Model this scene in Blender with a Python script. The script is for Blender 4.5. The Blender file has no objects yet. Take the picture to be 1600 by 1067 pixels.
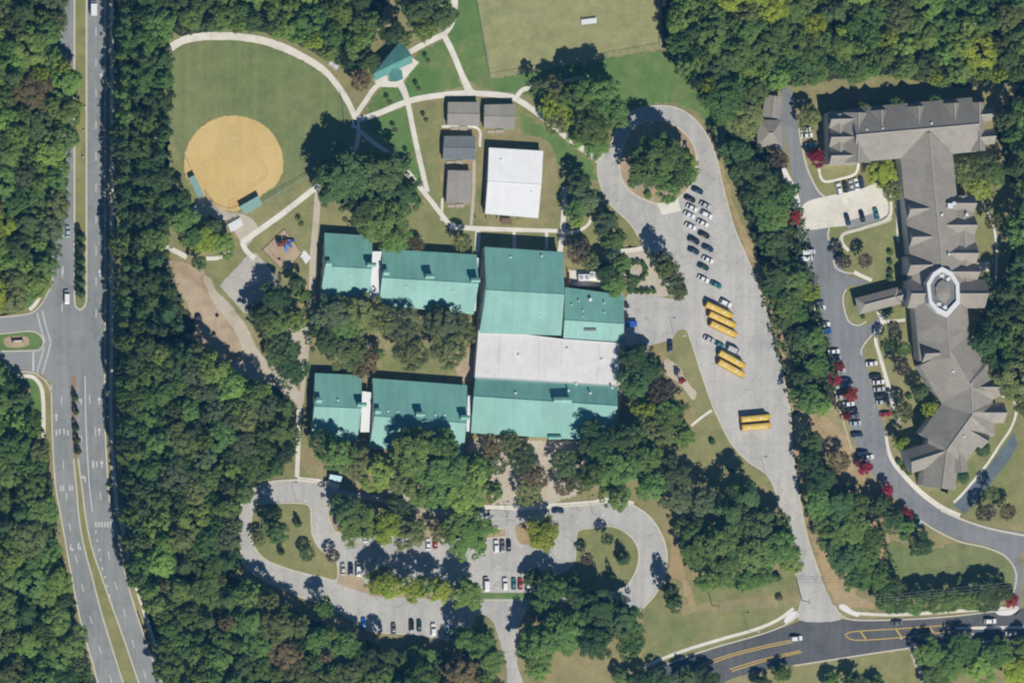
import bpy, bmesh, math, random
import numpy as np
from mathutils import Vector, Matrix
from mathutils.geometry import tessellate_polygon

random.seed(7); np.random.seed(7)
SC = bpy.context.scene
COL = SC.collection

# ------------------------------------------------------------------ camera, sky, sun, exposure
M = 0.25                       # metres of ground per photograph pixel
CAM = Vector((-500.0, 0.0, 2000.0))
cd = bpy.data.cameras.new("camera"); cam = bpy.data.objects.new("camera", cd); COL.objects.link(cam)
cam.location = CAM
cd.sensor_width = 36.0; cd.lens = 36.0 * CAM.z / 400.0; cd.shift_x = -CAM.x / 400.0
cd.clip_start = 10.0; cd.clip_end = 9000.0
SC.camera = cam

SUN = Vector((0.22, -0.90, 1.0)).normalized()       # direction towards the sun
elev = math.asin(SUN.z); azim = math.atan2(SUN.x, SUN.y)
w = bpy.data.worlds.new("World"); SC.world = w; w.use_nodes = True
nt = w.node_tree; bg = nt.nodes["Background"]
sky = nt.nodes.new("ShaderNodeTexSky"); sky.sky_type = 'NISHITA'; sky.sun_disc = False
sky.sun_elevation = elev; sky.sun_rotation = azim
sky.air_density = 1.0; sky.dust_density = 0.0; sky.ozone_density = 5.0
nt.links.new(sky.outputs[0], bg.inputs[0]); bg.inputs[1].default_value = 0.055
sl = bpy.data.lights.new("sun", 'SUN'); sl.energy = 4.8; sl.angle = math.radians(0.53); sl.color = (1.0, 0.95, 0.875)
so = bpy.data.objects.new("sun", sl); COL.objects.link(so); so.location = (0, -300, 600)
so.rotation_euler = (-SUN).to_track_quat('-Z', 'Y').to_euler()
SC.view_settings.view_transform = 'Standard'; SC.view_settings.look = 'None'
SC.view_settings.exposure = 0.0; SC.view_settings.gamma = 1.0; SC.view_settings.use_curve_mapping = False
SC.render.engine = 'CYCLES'
SC.cycles.max_bounces = 5; SC.cycles.diffuse_bounces = 3; SC.cycles.glossy_bounces = 2
SC.cycles.transmission_bounces = 2; SC.cycles.pixel_filter_type = 'BLACKMAN_HARRIS'; SC.cycles.filter_width = 2.05

# ------------------------------------------------------------------ helpers
def P(px, py, h=0.0):
    """world point at height h that stands at photograph pixel (px, py)"""
    g = Vector(((px - 800.0) * M, (533.5 - py) * M, 0.0))
    return g + (CAM - g) * (h / CAM.z)

def G(px, py, z=0.0):
    return Vector(((px - 800.0) * M, (533.5 - py) * M, z))

def tagthing(o, label, cat, group=None):
    o["label"] = label; o["category"] = cat
    if group: o["group"] = group
    return o

def empty(name, loc, label, cat, group=None, rz=0.0):
    o = bpy.data.objects.new(name, None); COL.objects.link(o)
    o.location = loc; o.rotation_euler = (0, 0, rz); o.empty_display_size = 0.5
    return tagthing(o, label, cat, group)

def mk(name, verts, faces, mat, parent=None, kind=None, smooth=False, off=None):
    me = bpy.data.meshes.new(name)
    if off is not None:
        verts = [Vector(v) - off for v in verts]
    me.from_pydata([tuple(v) for v in verts], [], faces)
    if mat is not None: me.materials.append(mat)
    if smooth:
        me.polygons.foreach_set("use_smooth", [True] * len(me.polygons))
    me.update()
    o = bpy.data.objects.new(name, me); COL.objects.link(o)
    if parent is not None: o.parent = parent
    if kind: o["kind"] = kind
    return o

def inst(name, me, parent=None, loc=(0, 0, 0), rz=0.0, scale=(1, 1, 1), mat=None):
    o = bpy.data.objects.new(name, me); COL.objects.link(o)
    if parent is not None: o.parent = parent
    o.location = loc; o.rotation_euler = (0, 0, rz); o.scale = scale
    if mat is not None:
        o.material_slots[0].link = 'OBJECT'; o.material_slots[0].material = mat
    return o

def cr(pts, closed=False, n=6):
    """Catmull-Rom through 2-D points"""
    pts = [Vector((p[0], p[1])) for p in pts]
    out = []; N = len(pts)
    rng = range(N if closed else N - 1)
    for i in rng:
        if closed: p0, p1, p2, p3 = pts[i-1], pts[i], pts[(i+1) % N], pts[(i+2) % N]
        else:
            p1, p2 = pts[i], pts[i+1]
            p0 = pts[i-1] if i > 0 else p1 * 2 - p2
            p3 = pts[i+2] if i + 2 < N else p2 * 2 - p1
        for k in range(n):
            t = k / n
            out.append(0.5 * ((2*p1) + (p2-p0)*t + (2*p0-5*p1+4*p2-p3)*t*t + (3*p1-p0-3*p2+p3)*t**3))
    if not closed: out.append(pts[-1])
    return out

def ragged(pts, amp=1.6, step=6.0, seed=1):
    """subdivide a closed outline and wobble it, for edges of grass and dirt"""
    r = random.Random(seed); out = []; N = len(pts)
    for i in range(N):
        a = Vector((pts[i][0], pts[i][1])); b = Vector((pts[(i+1) % N][0], pts[(i+1) % N][1]))
        k = max(1, int((b - a).length / step))
        for j in range(k):
            q = a.lerp(b, j / k)
            out.append(q + Vector((r.gauss(0, amp), r.gauss(0, amp)))*0.7)
    return out

def sheet(name, pts, z, mat, parent=None, kind='structure', smooth=True, n=5, wob=0.0, thick=0.0, seed=1, h=0.0):
    """flat outline given in photograph pixels on the ground"""
    q = cr(pts, True, n) if smooth else [Vector((p[0], p[1])) for p in pts]
    if wob: q = ragged(q, wob, 5.0 if wob < 2 else 3.5, seed)
    w3 = [G(p.x, p.y, z) for p in q]
    tris = tessellate_polygon([w3])
    faces = []
    for t in tris:
        a, b, c = (w3[i] for i in t)
        if (b - a).cross(c - a).z < 0: t = (t[0], t[2], t[1])
        faces.append(tuple(t))
    verts = list(w3)
    if thick:
        N = len(w3); verts += [v - Vector((0, 0, thick)) for v in w3]
        for i in range(N):
            j = (i + 1) % N; faces.append((i, j, N + j, N + i))
    o = mk(name, verts, faces, mat, parent, kind)
    return o

def strip(name, pts, width, z, mat, parent=None, kind='structure', n=6, thick=0.0, closed=False, smooth=True, wob=0.0, seed=3):
    """band along a line of photograph pixels; width in pixels (a number or one per point)"""
    r = random.Random(seed)
    q = cr(pts, closed, n) if smooth else [Vector((p[0], p[1])) for p in pts]
    N = len(q); L = []; R = []
    for i in range(N):
        if closed: d = q[(i+1) % N] - q[i-1]
        else: d = q[min(i+1, N-1)] - q[max(i-1, 0)]
        if d.length < 1e-6: d = Vector((1, 0))
        d.normalize(); nrm = Vector((-d.y, d.x))
        if isinstance(width, (list, tuple)):
            t = i / max(1, N - 1) * (len(width) - 1); k = min(int(t), len(width) - 2)
            wd = width[k] + (width[k+1] - width[k]) * (t - k)
        else: wd = width
        a = wd/2 + (r.gauss(0, wob) if wob else 0); b = wd/2 + (r.gauss(0, wob) if wob else 0)
        L.append(q[i] + nrm*a); R.append(q[i] - nrm*b)
    verts = [G(p.x, p.y, z) for p in L] + [G(p.x, p.y, z) for p in R]
    faces = []
    for i in range(N if closed else N - 1):
        j = (i + 1) % N; faces.append((i, j, N + j, N + i))
    if thick:
        verts += [v - Vector((0, 0, thick)) for v in verts[:2*N]]
        for i in range(N if closed else N - 1):
            j = (i + 1) % N
            faces.append((2*N+i, 2*N+j, j, i)); faces.append((N+i, N+j, 3*N+j, 3*N+i))
        if not closed:
            faces.append((0, N, 3*N, 2*N)); faces.append((N-1, 3*N-1, 4*N-1, 2*N-1))
    return mk(name, verts, faces, mat, parent, kind)

def box(cx, cy, cz, sx, sy, sz, rz=0.0):
    c, s = math.cos(rz), math.sin(rz)
    v = []
    for z in (-1, 1):
        for x, y in ((-1, -1), (1, -1), (1, 1), (-1, 1)):
            a, b = x*sx/2, y*sy/2
            v.append((cx + a*c - b*s, cy + a*s + b*c, cz + z*sz/2))
    f = [(3, 2, 1, 0), (4, 5, 6, 7), (0, 1, 5, 4), (1, 2, 6, 5), (2, 3, 7, 6), (3, 0, 4, 7)]
    return v, f

def join(*parts):
    V = []; F = []
    for v, f in parts:
        o = len(V); V += list(v); F += [tuple(i + o for i in t) for t in f]
    return V, F

def tube(p0, p1, r0, r1=None, n=8):
    p0, p1 = Vector(p0), Vector(p1); r1 = r0 if r1 is None else r1
    d = (p1 - p0).normalized()
    a = d.orthogonal().normalized(); b = d.cross(a)
    V = []; F = []
    for p, r in ((p0, r0), (p1, r1)):
        for i in range(n):
            t = 2*math.pi*i/n; V.append(p + a*r*math.cos(t) + b*r*math.sin(t))
    for i in range(n):
        j = (i+1) % n; F.append((i, j, n+j, n+i))
    F.append(tuple(reversed(range(n)))); F.append(tuple(range(n, 2*n)))
    return V, F

# ------------------------------------------------------------------ materials
def newmat(name):
    m = bpy.data.materials.new(name); m.use_nodes = True
    return m, m.node_tree, m.node_tree.nodes["Principled BSDF"]

def noise(nt, vec, scale, detail=4.0, rough=0.6, dist=0.0):
    n = nt.nodes.new("ShaderNodeTexNoise"); n.inputs["Scale"].default_value = scale
    n.inputs["Detail"].default_value = detail; n.inputs["Roughness"].default_value = rough
    n.inputs["Distortion"].default_value = dist
    nt.links.new(vec, n.inputs["Vector"]); return n.outputs[0]

def ramp(nt, fac, stops):
    r = nt.nodes.new("ShaderNodeValToRGB"); e = r.color_ramp.elements
    while len(e) < len(stops): e.new(0.5)
    for k, (p, c) in enumerate(stops):
        e[k].position = p; e[k].color = (*c, 1.0)
    nt.links.new(fac, r.inputs[0]); return r.outputs[0]

def mix(nt, fac, a, b, mode='MIX'):
    m = nt.nodes.new("ShaderNodeMix"); m.data_type = 'RGBA'; m.blend_type = mode
    for sock, v in ((m.inputs[0], fac), (m.inputs[6], a), (m.inputs[7], b)):
        if isinstance(v, (int, float)): sock.default_value = v
        elif isinstance(v, tuple): sock.default_value = (*v, 1.0)
        else: nt.links.new(v, sock)
    return m.outputs[2]

def mul(c, k): return tuple(min(1.0, x*k) for x in c)

def ground_mat(name, c1, c2, c3=None, big=0.02, mid=0.18, fine=1.3, contrast=0.22, rough=0.95, streak=None):
    m, nt, b = newmat(name)
    g = nt.nodes.new("ShaderNodeNewGeometry"); pos = g.outputs["Position"]
    f = noise(nt, pos, big, 5, 0.62, 0.6)
    col = ramp(nt, f, [(0.36, c1), (0.64, c2)])
    if c3:
        f3 = noise(nt, pos, big*2.7, 6, 0.68, 1.0)
        rr = nt.nodes.new("ShaderNodeMapRange"); rr.inputs[1].default_value = 0.52; rr.inputs[2].default_value = 0.72
        nt.links.new(f3, rr.inputs[0]); col = mix(nt, rr.outputs[0], col, c3)
    f2 = noise(nt, pos, mid, 5, 0.7)
    col = mix(nt, 1.0, col, ramp(nt, f2, [(0.3, (1-contrast,)*3), (0.7, (1+contrast*0.5,)*3)]), 'MULTIPLY')
    f4 = noise(nt, pos, fine, 3, 0.7)
    col = mix(nt, 1.0, col, ramp(nt, f4, [(0.3, (1-contrast,)*3), (0.7, (1.0,)*3)]), 'MULTIPLY')
    if streak:
        mp = nt.nodes.new("ShaderNodeMapping"); mp.inputs["Rotation"].default_value = (0, 0, streak[0])
        mp.inputs["Scale"].default_value = (streak[1], streak[1]*0.04, 1)
        nt.links.new(pos, mp.inputs[0])
        fs = noise(nt, mp.outputs[0], 1.0, 3, 0.6)
        col = mix(nt, 1.0, col, ramp(nt, fs, [(0.35, (1-streak[2],)*3), (0.65, (1.0+streak[2]*0.4,)*3)]), 'MULTIPLY')
    nt.links.new(col, b.inputs["Base Color"]); b.inputs["Roughness"].default_value = rough
    b.inputs["Specular IOR Level"].default_value = 0.15
    return m

def wear(m, cell, crack, patch, spot):
    """patched repairs, crack lines and oil spots on an asphalt surface"""
    nt = m.node_tree; b = nt.nodes["Principled BSDF"]; src = b.inputs["Base Color"].links[0].from_socket
    pos = nt.nodes.new("ShaderNodeNewGeometry").outputs["Position"]
    v = nt.nodes.new("ShaderNodeTexVoronoi"); v.inputs["Scale"].default_value = cell; v.distance = 'CHEBYCHEV'
    nt.links.new(pos, v.inputs["Vector"])
    sp = nt.nodes.new("ShaderNodeSeparateColor"); nt.links.new(v.outputs["Color"], sp.inputs[0])
    col = mix(nt, 1.0, src, ramp(nt, sp.outputs[0], [(0.0, (1-patch,)*3), (0.25, (1.0,)*3), (0.8, (1.0,)*3), (1.0, (1+patch*0.6,)*3)]), 'MULTIPLY')
    ds = nt.nodes.new("ShaderNodeMapping"); nt.links.new(pos, ds.inputs[0])
    nz = nt.nodes.new("ShaderNodeTexNoise"); nz.inputs["Scale"].default_value = 0.25; nz.inputs["Detail"].default_value = 4; nt.links.new(pos, nz.inputs["Vector"])
    vm = nt.nodes.new("ShaderNodeVectorMath"); vm.operation = 'MULTIPLY_ADD'; vm.inputs[1].default_value = (7, 7, 0); nt.links.new(nz.outputs[1], vm.inputs[0]); nt.links.new(pos, vm.inputs[2])
    v2 = nt.nodes.new("ShaderNodeTexVoronoi"); v2.feature = 'DISTANCE_TO_EDGE'; v2.inputs["Scale"].default_value = cell*1.7; nt.links.new(vm.outputs[0], v2.inputs["Vector"])
    col = mix(nt, 1.0, col, ramp(nt, v2.outputs[0], [(0.0, (1-crack,)*3), (0.022, (1.0,)*3)]), 'MULTIPLY')
    f = noise(nt, pos, 0.9, 2, 0.5)
    col = mix(nt, 1.0, col, ramp(nt, f, [(0.62, (1.0,)*3), (0.78, (1-spot,)*3)]), 'MULTIPLY')
    nt.links.new(col, b.inputs["Base Color"])

def plain(name, c, rough=0.6, var=0.12, scale=0.8, spec=0.3, metal=0.0, stain=None):
    m, nt, b = newmat(name)
    g = nt.nodes.new("ShaderNodeNewGeometry"); pos = g.outputs["Position"]
    f = noise(nt, pos, scale, 4, 0.65)
    col = ramp(nt, f, [(0.3, mul(c, 1-var)), (0.7, mul(c, 1+var*0.6))])
    if stain:
        mp = nt.nodes.new("ShaderNodeMapping"); mp.inputs["Scale"].default_value = (0.9, 0.05, 0.3)
        nt.links.new(pos, mp.inputs[0])
        fs = noise(nt, mp.outputs[0], 1.0, 5, 0.7)
        rr = nt.nodes.new("ShaderNodeMapRange"); rr.inputs[1].default_value = 0.52; rr.inputs[2].default_value = 0.75
        rr.inputs[4].default_value = stain[1]
        nt.links.new(fs, rr.inputs[0]); col = mix(nt, rr.outputs[0], col, stain[0])
    nt.links.new(col, b.inputs["Base Color"]); b.inputs["Roughness"].default_value = rough
    b.inputs["Specular IOR Level"].default_value = spec; b.inputs["Metallic"].default_value = metal
    return m

def seam_mat(name, c, direction, period=0.62, rough=0.5):
    """ribbed sheet roof: narrow seams across the slope plus weathering"""
    m, nt, b = newmat(name)
    g = nt.nodes.new("ShaderNodeNewGeometry"); pos = g.outputs["Position"]
    mp = nt.nodes.new("ShaderNodeMapping"); mp.inputs["Rotation"].default_value = (0, 0, direction)
    nt.links.new(pos, mp.inputs[0])
    wv = nt.nodes.new("ShaderNodeTexWave"); wv.bands_direction = 'X'; wv.inputs["Scale"].default_value = 0.314/period
    wv.inputs["Distortion"].default_value = 0.0
    nt.links.new(mp.outputs[0], wv.inputs["Vector"])
    f = noise(nt, pos, 0.11, 5, 0.7)
    col = ramp(nt, f, [(0.3, mul(c, 0.88)), (0.7, mul(c, 1.12))])
    mp2 = nt.nodes.new("ShaderNodeMapping"); mp2.inputs["Rotation"].default_value = (0, 0, direction)
    mp2.inputs["Scale"].default_value = (0.35, 0.03, 0.1); nt.links.new(pos, mp2.inputs[0])
    f2 = noise(nt, mp2.outputs[0], 1.0, 4, 0.7)
    col = mix(nt, 1.0, col, ramp(nt, f2, [(0.3, (0.84, 0.86, 0.87)), (0.7, (1.08, 1.06, 1.06))]), 'MULTIPLY')
    f3 = noise(nt, pos, 1.6, 3, 0.7)
    col = mix(nt, 1.0, col, ramp(nt, f3, [(0.3, (0.93, 0.93, 0.93)), (0.7, (1.0, 1.0, 1.0))]), 'MULTIPLY')
    nt.links.new(col, b.inputs["Base Color"]); b.inputs["Roughness"].default_value = rough
    b.inputs["Specular IOR Level"].default_value = 0.4
    bp = nt.nodes.new("ShaderNodeBump"); bp.inputs["Strength"].default_value = 0.25; bp.inputs["Distance"].default_value = 0.03
    nt.links.new(wv.outputs[1], bp.inputs["Height"]); nt.links.new(bp.outputs[0], b.inputs["Normal"])
    return m

def leaf_mat(name, c, hue=0.02, var=0.28):
    m, nt, b = newmat(name)
    oi = nt.nodes.new("ShaderNodeObjectInfo"); g = nt.nodes.new("ShaderNodeNewGeometry")
    hs = nt.nodes.new("ShaderNodeHueSaturation"); hs.inputs["Color"].default_value = (*c, 1)
    mr = nt.nodes.new("ShaderNodeMapRange"); mr.inputs[3].default_value = 0.5 - hue; mr.inputs[4].default_value = 0.5 + hue
    nt.links.new(oi.outputs["Random"], mr.inputs[0]); nt.links.new(mr.outputs[0], hs.inputs["Hue"])
    mr2 = nt.nodes.new("ShaderNodeMapRange"); mr2.inputs[3].default_value = 1 - var; mr2.inputs[4].default_value = 1 + var
    ml = nt.nodes.new("ShaderNodeMath"); ml.operation = 'FRACT'
    m2 = nt.nodes.new("ShaderNodeMath"); m2.operation = 'MULTIPLY'; m2.inputs[1].default_value = 7.31
    nt.links.new(oi.outputs["Random"], m2.inputs[0]); nt.links.new(m2.outputs[0], ml.inputs[0])
    nt.links.new(ml.outputs[0], mr2.inputs[0]); nt.links.new(mr2.outputs[0], hs.inputs["Value"])
    at = nt.nodes.new("ShaderNodeAttribute"); at.attribute_name = "clump"
    col = mix(nt, 1.0, hs.outputs[0], ramp(nt, at.outputs["Fac"], [(0.0, (0.80, 0.83, 0.80)), (1.0, (1.20, 1.17, 1.08))]), 'MULTIPLY')
    col = mix(nt, 1.0, col, ramp(nt, g.outputs["Random Per Island"], [(0.0, (0.88, 0.88, 0.88)), (1.0, (1.12, 1.12, 1.1))]), 'MULTIPLY')
    nt.nodes.remove(b)
    out = nt.nodes["Material Output"]
    d = nt.nodes.new("ShaderNodeBsdfDiffuse"); t = nt.nodes.new("ShaderNodeBsdfTranslucent"); ms = nt.nodes.new("ShaderNodeMixShader")
    ms.inputs[0].default_value = 0.30
    nt.links.new(col, d.inputs[0]); nt.links.new(col, t.inputs[0])
    nt.links.new(d.outputs[0], ms.inputs[1]); nt.links.new(t.outputs[0], ms.inputs[2]); nt.links.new(ms.outputs[0], out.inputs[0])
    return m

MT = dict(
    dry=ground_mat("dry_grass", (0.27, 0.26, 0.11), (0.40, 0.34, 0.17), (0.22, 0.245, 0.085)),
    lawn=ground_mat("lawn_grass", (0.125, 0.235, 0.062), (0.18, 0.27, 0.085), (0.27, 0.285, 0.125)),
    olive=ground_mat("olive_grass", (0.255, 0.27, 0.10), (0.335, 0.315, 0.14), (0.20, 0.25, 0.085)),
    outfield=ground_mat("outfield_turf", (0.195, 0.255, 0.092), (0.262, 0.288, 0.118), (0.288, 0.282, 0.135), streak=(0.9, 0.35, 0.10)),
    field=ground_mat("sports_field_turf", (0.34, 0.345, 0.15), (0.405, 0.385, 0.185), (0.265, 0.315, 0.12)),
    reddish=ground_mat("reddish_grass", (0.30, 0.27, 0.115), (0.40, 0.335, 0.165), (0.45, 0.345, 0.185)),
    clay=ground_mat("infield_clay", (0.66, 0.475, 0.18), (0.695, 0.51, 0.22), (0.60, 0.445, 0.185), contrast=0.06, streak=(0.6, 0.3, 0.05)),
    soil=ground_mat("red_soil", (0.45, 0.33, 0.165), (0.52, 0.39, 0.22), (0.35, 0.29, 0.12)),
    mulch=ground_mat("mulch", (0.47, 0.36, 0.225), (0.545, 0.43, 0.29), (0.37, 0.25, 0.155)),
    path=ground_mat("path_concrete", (0.78, 0.73, 0.62), (0.82, 0.78, 0.68), (0.68, 0.63, 0.52), contrast=0.10),
    white_path=ground_mat("new_concrete", (0.78, 0.76, 0.72), (0.82, 0.80, 0.76), contrast=0.08),
    gravel=ground_mat("worn_gravel", (0.55, 0.48, 0.37), (0.61, 0.54, 0.43), (0.45, 0.40, 0.27), contrast=0.14),
    court=ground_mat("court_asphalt", (0.52, 0.49, 0.44), (0.57, 0.53, 0.465), (0.47, 0.44, 0.36), contrast=0.12),
    lot=ground_mat("weathered_asphalt", (0.51, 0.495, 0.46), (0.575, 0.555, 0.505), (0.465, 0.46, 0.44), contrast=0.10, streak=(0.35, 0.3, 0.10)),
    road=ground_mat("road_asphalt", (0.275, 0.29, 0.285), (0.325, 0.335, 0.325), (0.25, 0.265, 0.27), contrast=0.08, streak=(0.0, 0.5, 0.10)),
    side=ground_mat("side_road_asphalt", (0.29, 0.295, 0.29), (0.33, 0.33, 0.32), contrast=0.09),
    dark_road=ground_mat("dark_asphalt", (0.115, 0.12, 0.125), (0.15, 0.153, 0.155), (0.105, 0.11, 0.115), contrast=0.10, streak=(1.40, 0.5, 0.12)),
    grey_road=ground_mat("sealed_asphalt", (0.235, 0.245, 0.25), (0.285, 0.29, 0.29), (0.215, 0.235, 0.245), contrast=0.08, streak=(0.25, 0.5, 0.10)),
    kerb=plain("kerb_concrete", (0.62, 0.575, 0.46), 0.9, 0.12),
    brick_paver=plain("red_brick_paving", (0.33, 0.21, 0.13), 0.9, 0.15),
    worn_paint=plain("worn_paint", (0.60, 0.59, 0.55), 0.9, 0.12, 0.9),
    white_paint=plain("white_paint", (0.62, 0.62, 0.60), 0.8, 0.18, 0.9),
    yellow_paint=plain("yellow_paint", (0.62, 0.43, 0.10), 0.8, 0.18, 0.9),
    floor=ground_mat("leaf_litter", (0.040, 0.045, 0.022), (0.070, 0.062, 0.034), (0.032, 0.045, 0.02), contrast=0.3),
    green_roof=seam_mat("green_metal_roof", (0.19, 0.43, 0.36), 0.06),
    pav_roof=seam_mat("pavilion_metal_roof", (0.12, 0.31, 0.275), -0.52),  # darkened overall, with the tree shadow on its north slope put into the colour
    dugout_roof=plain("dugout_roof_metal", (0.22, 0.38, 0.33), 0.5, 0.12),
    trim=plain("green_trim", (0.15, 0.38, 0.32), 0.5),
    white_roof=plain("white_membrane", (0.725, 0.71, 0.68), 0.7, 0.07, 0.35, stain=((0.54, 0.51, 0.45), 0.85)),
    pure_roof=plain("white_metal_roof", (0.82, 0.82, 0.805), 0.6, 0.05, 0.25, stain=((0.70, 0.69, 0.66), 0.5)),
    wall=plain("pale_brick_wall", (0.62, 0.59, 0.54), 0.85, 0.12, 1.5),
    red_wall=plain("brick_wall", (0.30, 0.15, 0.10), 0.9, 0.2, 2.0),
    glass=plain("window_glass", (0.03, 0.045, 0.06), 0.12, 0.1, 1.0, 0.6),
    frame=plain("white_frame", (0.72, 0.72, 0.70), 0.5, 0.05),
    shingle=ground_mat("grey_shingles", (0.325, 0.298, 0.25), (0.37, 0.338, 0.285), (0.285, 0.264, 0.225), big=0.05, mid=0.5, fine=2.4, contrast=0.12),
    port_roof=ground_mat("portable_shingles", (0.33, 0.31, 0.265), (0.38, 0.355, 0.305), big=0.06, mid=0.5, fine=2.5, contrast=0.14),
    ridge=plain("ridge_shingles", (0.42, 0.39, 0.34), 0.9, 0.1),
    pale_siding=plain("pale_siding", (0.66, 0.64, 0.60), 0.8, 0.08),
    slate=ground_mat("dark_shingles", (0.19, 0.205, 0.21), (0.23, 0.245, 0.25), big=0.06, mid=0.5, fine=2.5, contrast=0.12),
    siding=plain("tan_siding", (0.42, 0.37, 0.29), 0.8, 0.1),
    metal=plain("galvanised_steel", (0.45, 0.46, 0.47), 0.45, 0.08, 1.0, 0.5, 0.3),
    alu=plain("aluminium_plank", (0.72, 0.73, 0.74), 0.5, 0.06, 1.0, 0.5),
    dark_metal=plain("dark_metal", (0.03, 0.03, 0.035), 0.5),
    wood=plain("timber", (0.20, 0.13, 0.08), 0.85, 0.2, 3.0),
    bark=plain("bark", (0.07, 0.05, 0.035), 0.95, 0.25, 3.0),
    rubber=plain("tyre_rubber", (0.015, 0.015, 0.016), 0.85),
    bus=plain("bus_yellow", (0.70, 0.42, 0.025), 0.4, 0.06, 0.6, 0.4),
    bus_roof=plain("bus_roof_yellow", (0.74, 0.50, 0.09), 0.5, 0.08, 0.6, 0.4),
    black=plain("black_rubber_rail", (0.02, 0.02, 0.02), 0.6),
    blue_plastic=plain("blue_plastic", (0.02, 0.16, 0.55), 0.4, 0.08),
    brown_plastic=plain("maroon_plastic", (0.17, 0.06, 0.05), 0.5, 0.1),
    cyan=plain("pale_blue_canvas", (0.50, 0.70, 0.74), 0.7, 0.08),
    dumpster=plain("blue_dumpster_paint", (0.02, 0.11, 0.42), 0.5, 0.12),
    rock=plain("dark_grey_rock", (0.045, 0.05, 0.065), 0.8, 0.3, 1.2),
)
wear(MT['lot'], 0.07, 0.22, 0.07, 0.16); wear(MT['road'], 0.06, 0.14, 0.06, 0.08); wear(MT['dark_road'], 0.06, 0.2, 0.08, 0.1)
wear(MT['grey_road'], 0.07, 0.2, 0.08, 0.12); wear(MT['court'], 0.10, 0.3, 0.08, 0.15); wear(MT['path'], 0.5, 0.10, 0.08, 0.10)
wear(MT['clay'], 0.05, 0.0, 0.05, 0.08); wear(MT['white_roof'], 0.09, 0.07, 0.05, 0.10); wear(MT['shingle'], 0.10, 0.0, 0.10, 0.10)
LEAF = {
    'dark green': leaf_mat("dark_green_leaves", (0.110, 0.173, 0.068)),
    'mid green': leaf_mat("mid_green_leaves", (0.159, 0.251, 0.075)),
    'bright green': leaf_mat("bright_green_leaves", (0.231, 0.349, 0.088)),
    'yellow-green': leaf_mat("yellow_green_leaves", (0.336, 0.410, 0.059), 0.012, 0.15),
    'olive': leaf_mat("olive_leaves", (0.206, 0.244, 0.092), 0.015),
    'brown': leaf_mat("brown_leaves", (0.243, 0.195, 0.100), 0.012),
    'purple-brown': leaf_mat("purple_brown_leaves", (0.186, 0.149, 0.112), 0.012),
    'grey-green': leaf_mat("grey_green_leaves", (0.162, 0.208, 0.106), 0.015),
    'red': leaf_mat("red_leaves", (0.336, 0.041, 0.049), 0.025, 0.3),
    'pine green': leaf_mat("pine_needles", (0.087, 0.153, 0.068), 0.015),
}

# ------------------------------------------------------------------ air between the aircraft and the ground
hv = bpy.data.materials.new("haze_air"); hv.use_nodes = True
for n_ in list(hv.node_tree.nodes):
    if n_.type == 'BSDF_PRINCIPLED': hv.node_tree.nodes.remove(n_)
pv = hv.node_tree.nodes.new("ShaderNodeVolumePrincipled"); pv.inputs["Color"].default_value = (0.13, 0.48, 1.0, 1)
pv.inputs["Density"].default_value = 3.5e-5
hv.node_tree.links.new(pv.outputs[0], hv.node_tree.nodes["Material Output"].inputs["Volume"])
hb = mk("haze", *box(0, 0, 1008.5, 6000, 6000, 2021), hv, kind='stuff')

# ------------------------------------------------------------------ ground and setting
mk("ground", [(-2600, -2600, -0.05), (2600, -2600, -0.05), (2600, 2600, -0.05), (-2600, 2600, -0.05)], [(0, 1, 2, 3)], MT['dry'], kind='structure')

WOODS = {   # outlines of the woods, photograph pixels
 'main road wood': [(-60,-60),(102,-60),(102,20),(99,60),(106,95),(119,130),(124,170),(111,225),(105,270),(106,300),(104,335),(92,365),(94,400),(84,425),(64,455),(30,480),(-60,486)],
 'side road wood': [(-60,565),(8,572),(35,605),(58,640),(70,680),(78,720),(82,780),(90,840),(100,880),(108,930),(122,980),(138,1030),(150,1130),(-60,1130)],
 'ball field wood': [(178,-60),(262,-60),(270,44),(262,66),(266,90),(265,210),(266,300),(263,390),(270,430),(283,470),(300,520),(200,530),(190,380),(182,200)],
 'pavilion wood': [(275,-60),(600,-60),(590,40),(575,85),(566,122),(528,100),(482,78),(420,53),(350,45),(275,55)],
 'sports field wood': [(1038,-60),(1640,-60),(1640,120),(1560,128),(1480,138),(1400,118),(1340,120),(1250,132),(1190,150),(1180,190),(1160,210),(1135,195),(1105,165),(1080,130),(1050,95)],
 'school wood': [(192,530),(300,530),(335,560),(368,580),(402,594),(448,616),(470,660),(463,708),(425,745),(396,760),(380,785),(372,830),(374,880),(345,905),(215,900),(195,800),(190,650)],
 'car park wood': [(225,905),(340,898),(398,912),(450,950),(520,980),(575,1002),(625,1020),(690,1018),(735,1022),(765,1045),(790,1130),(270,1130)],
 'care home wood': [(1560,180),(1650,130),(1650,640),(1600,650),(1578,600),(1545,570),(1525,545),(1530,500),(1550,470),(1580,400),(1590,320),(1570,250)],
}
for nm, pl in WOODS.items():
    sheet("forest_floor", pl, 0.0, MT['floor'], wob=2.5, n=4, seed=len(nm))

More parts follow.
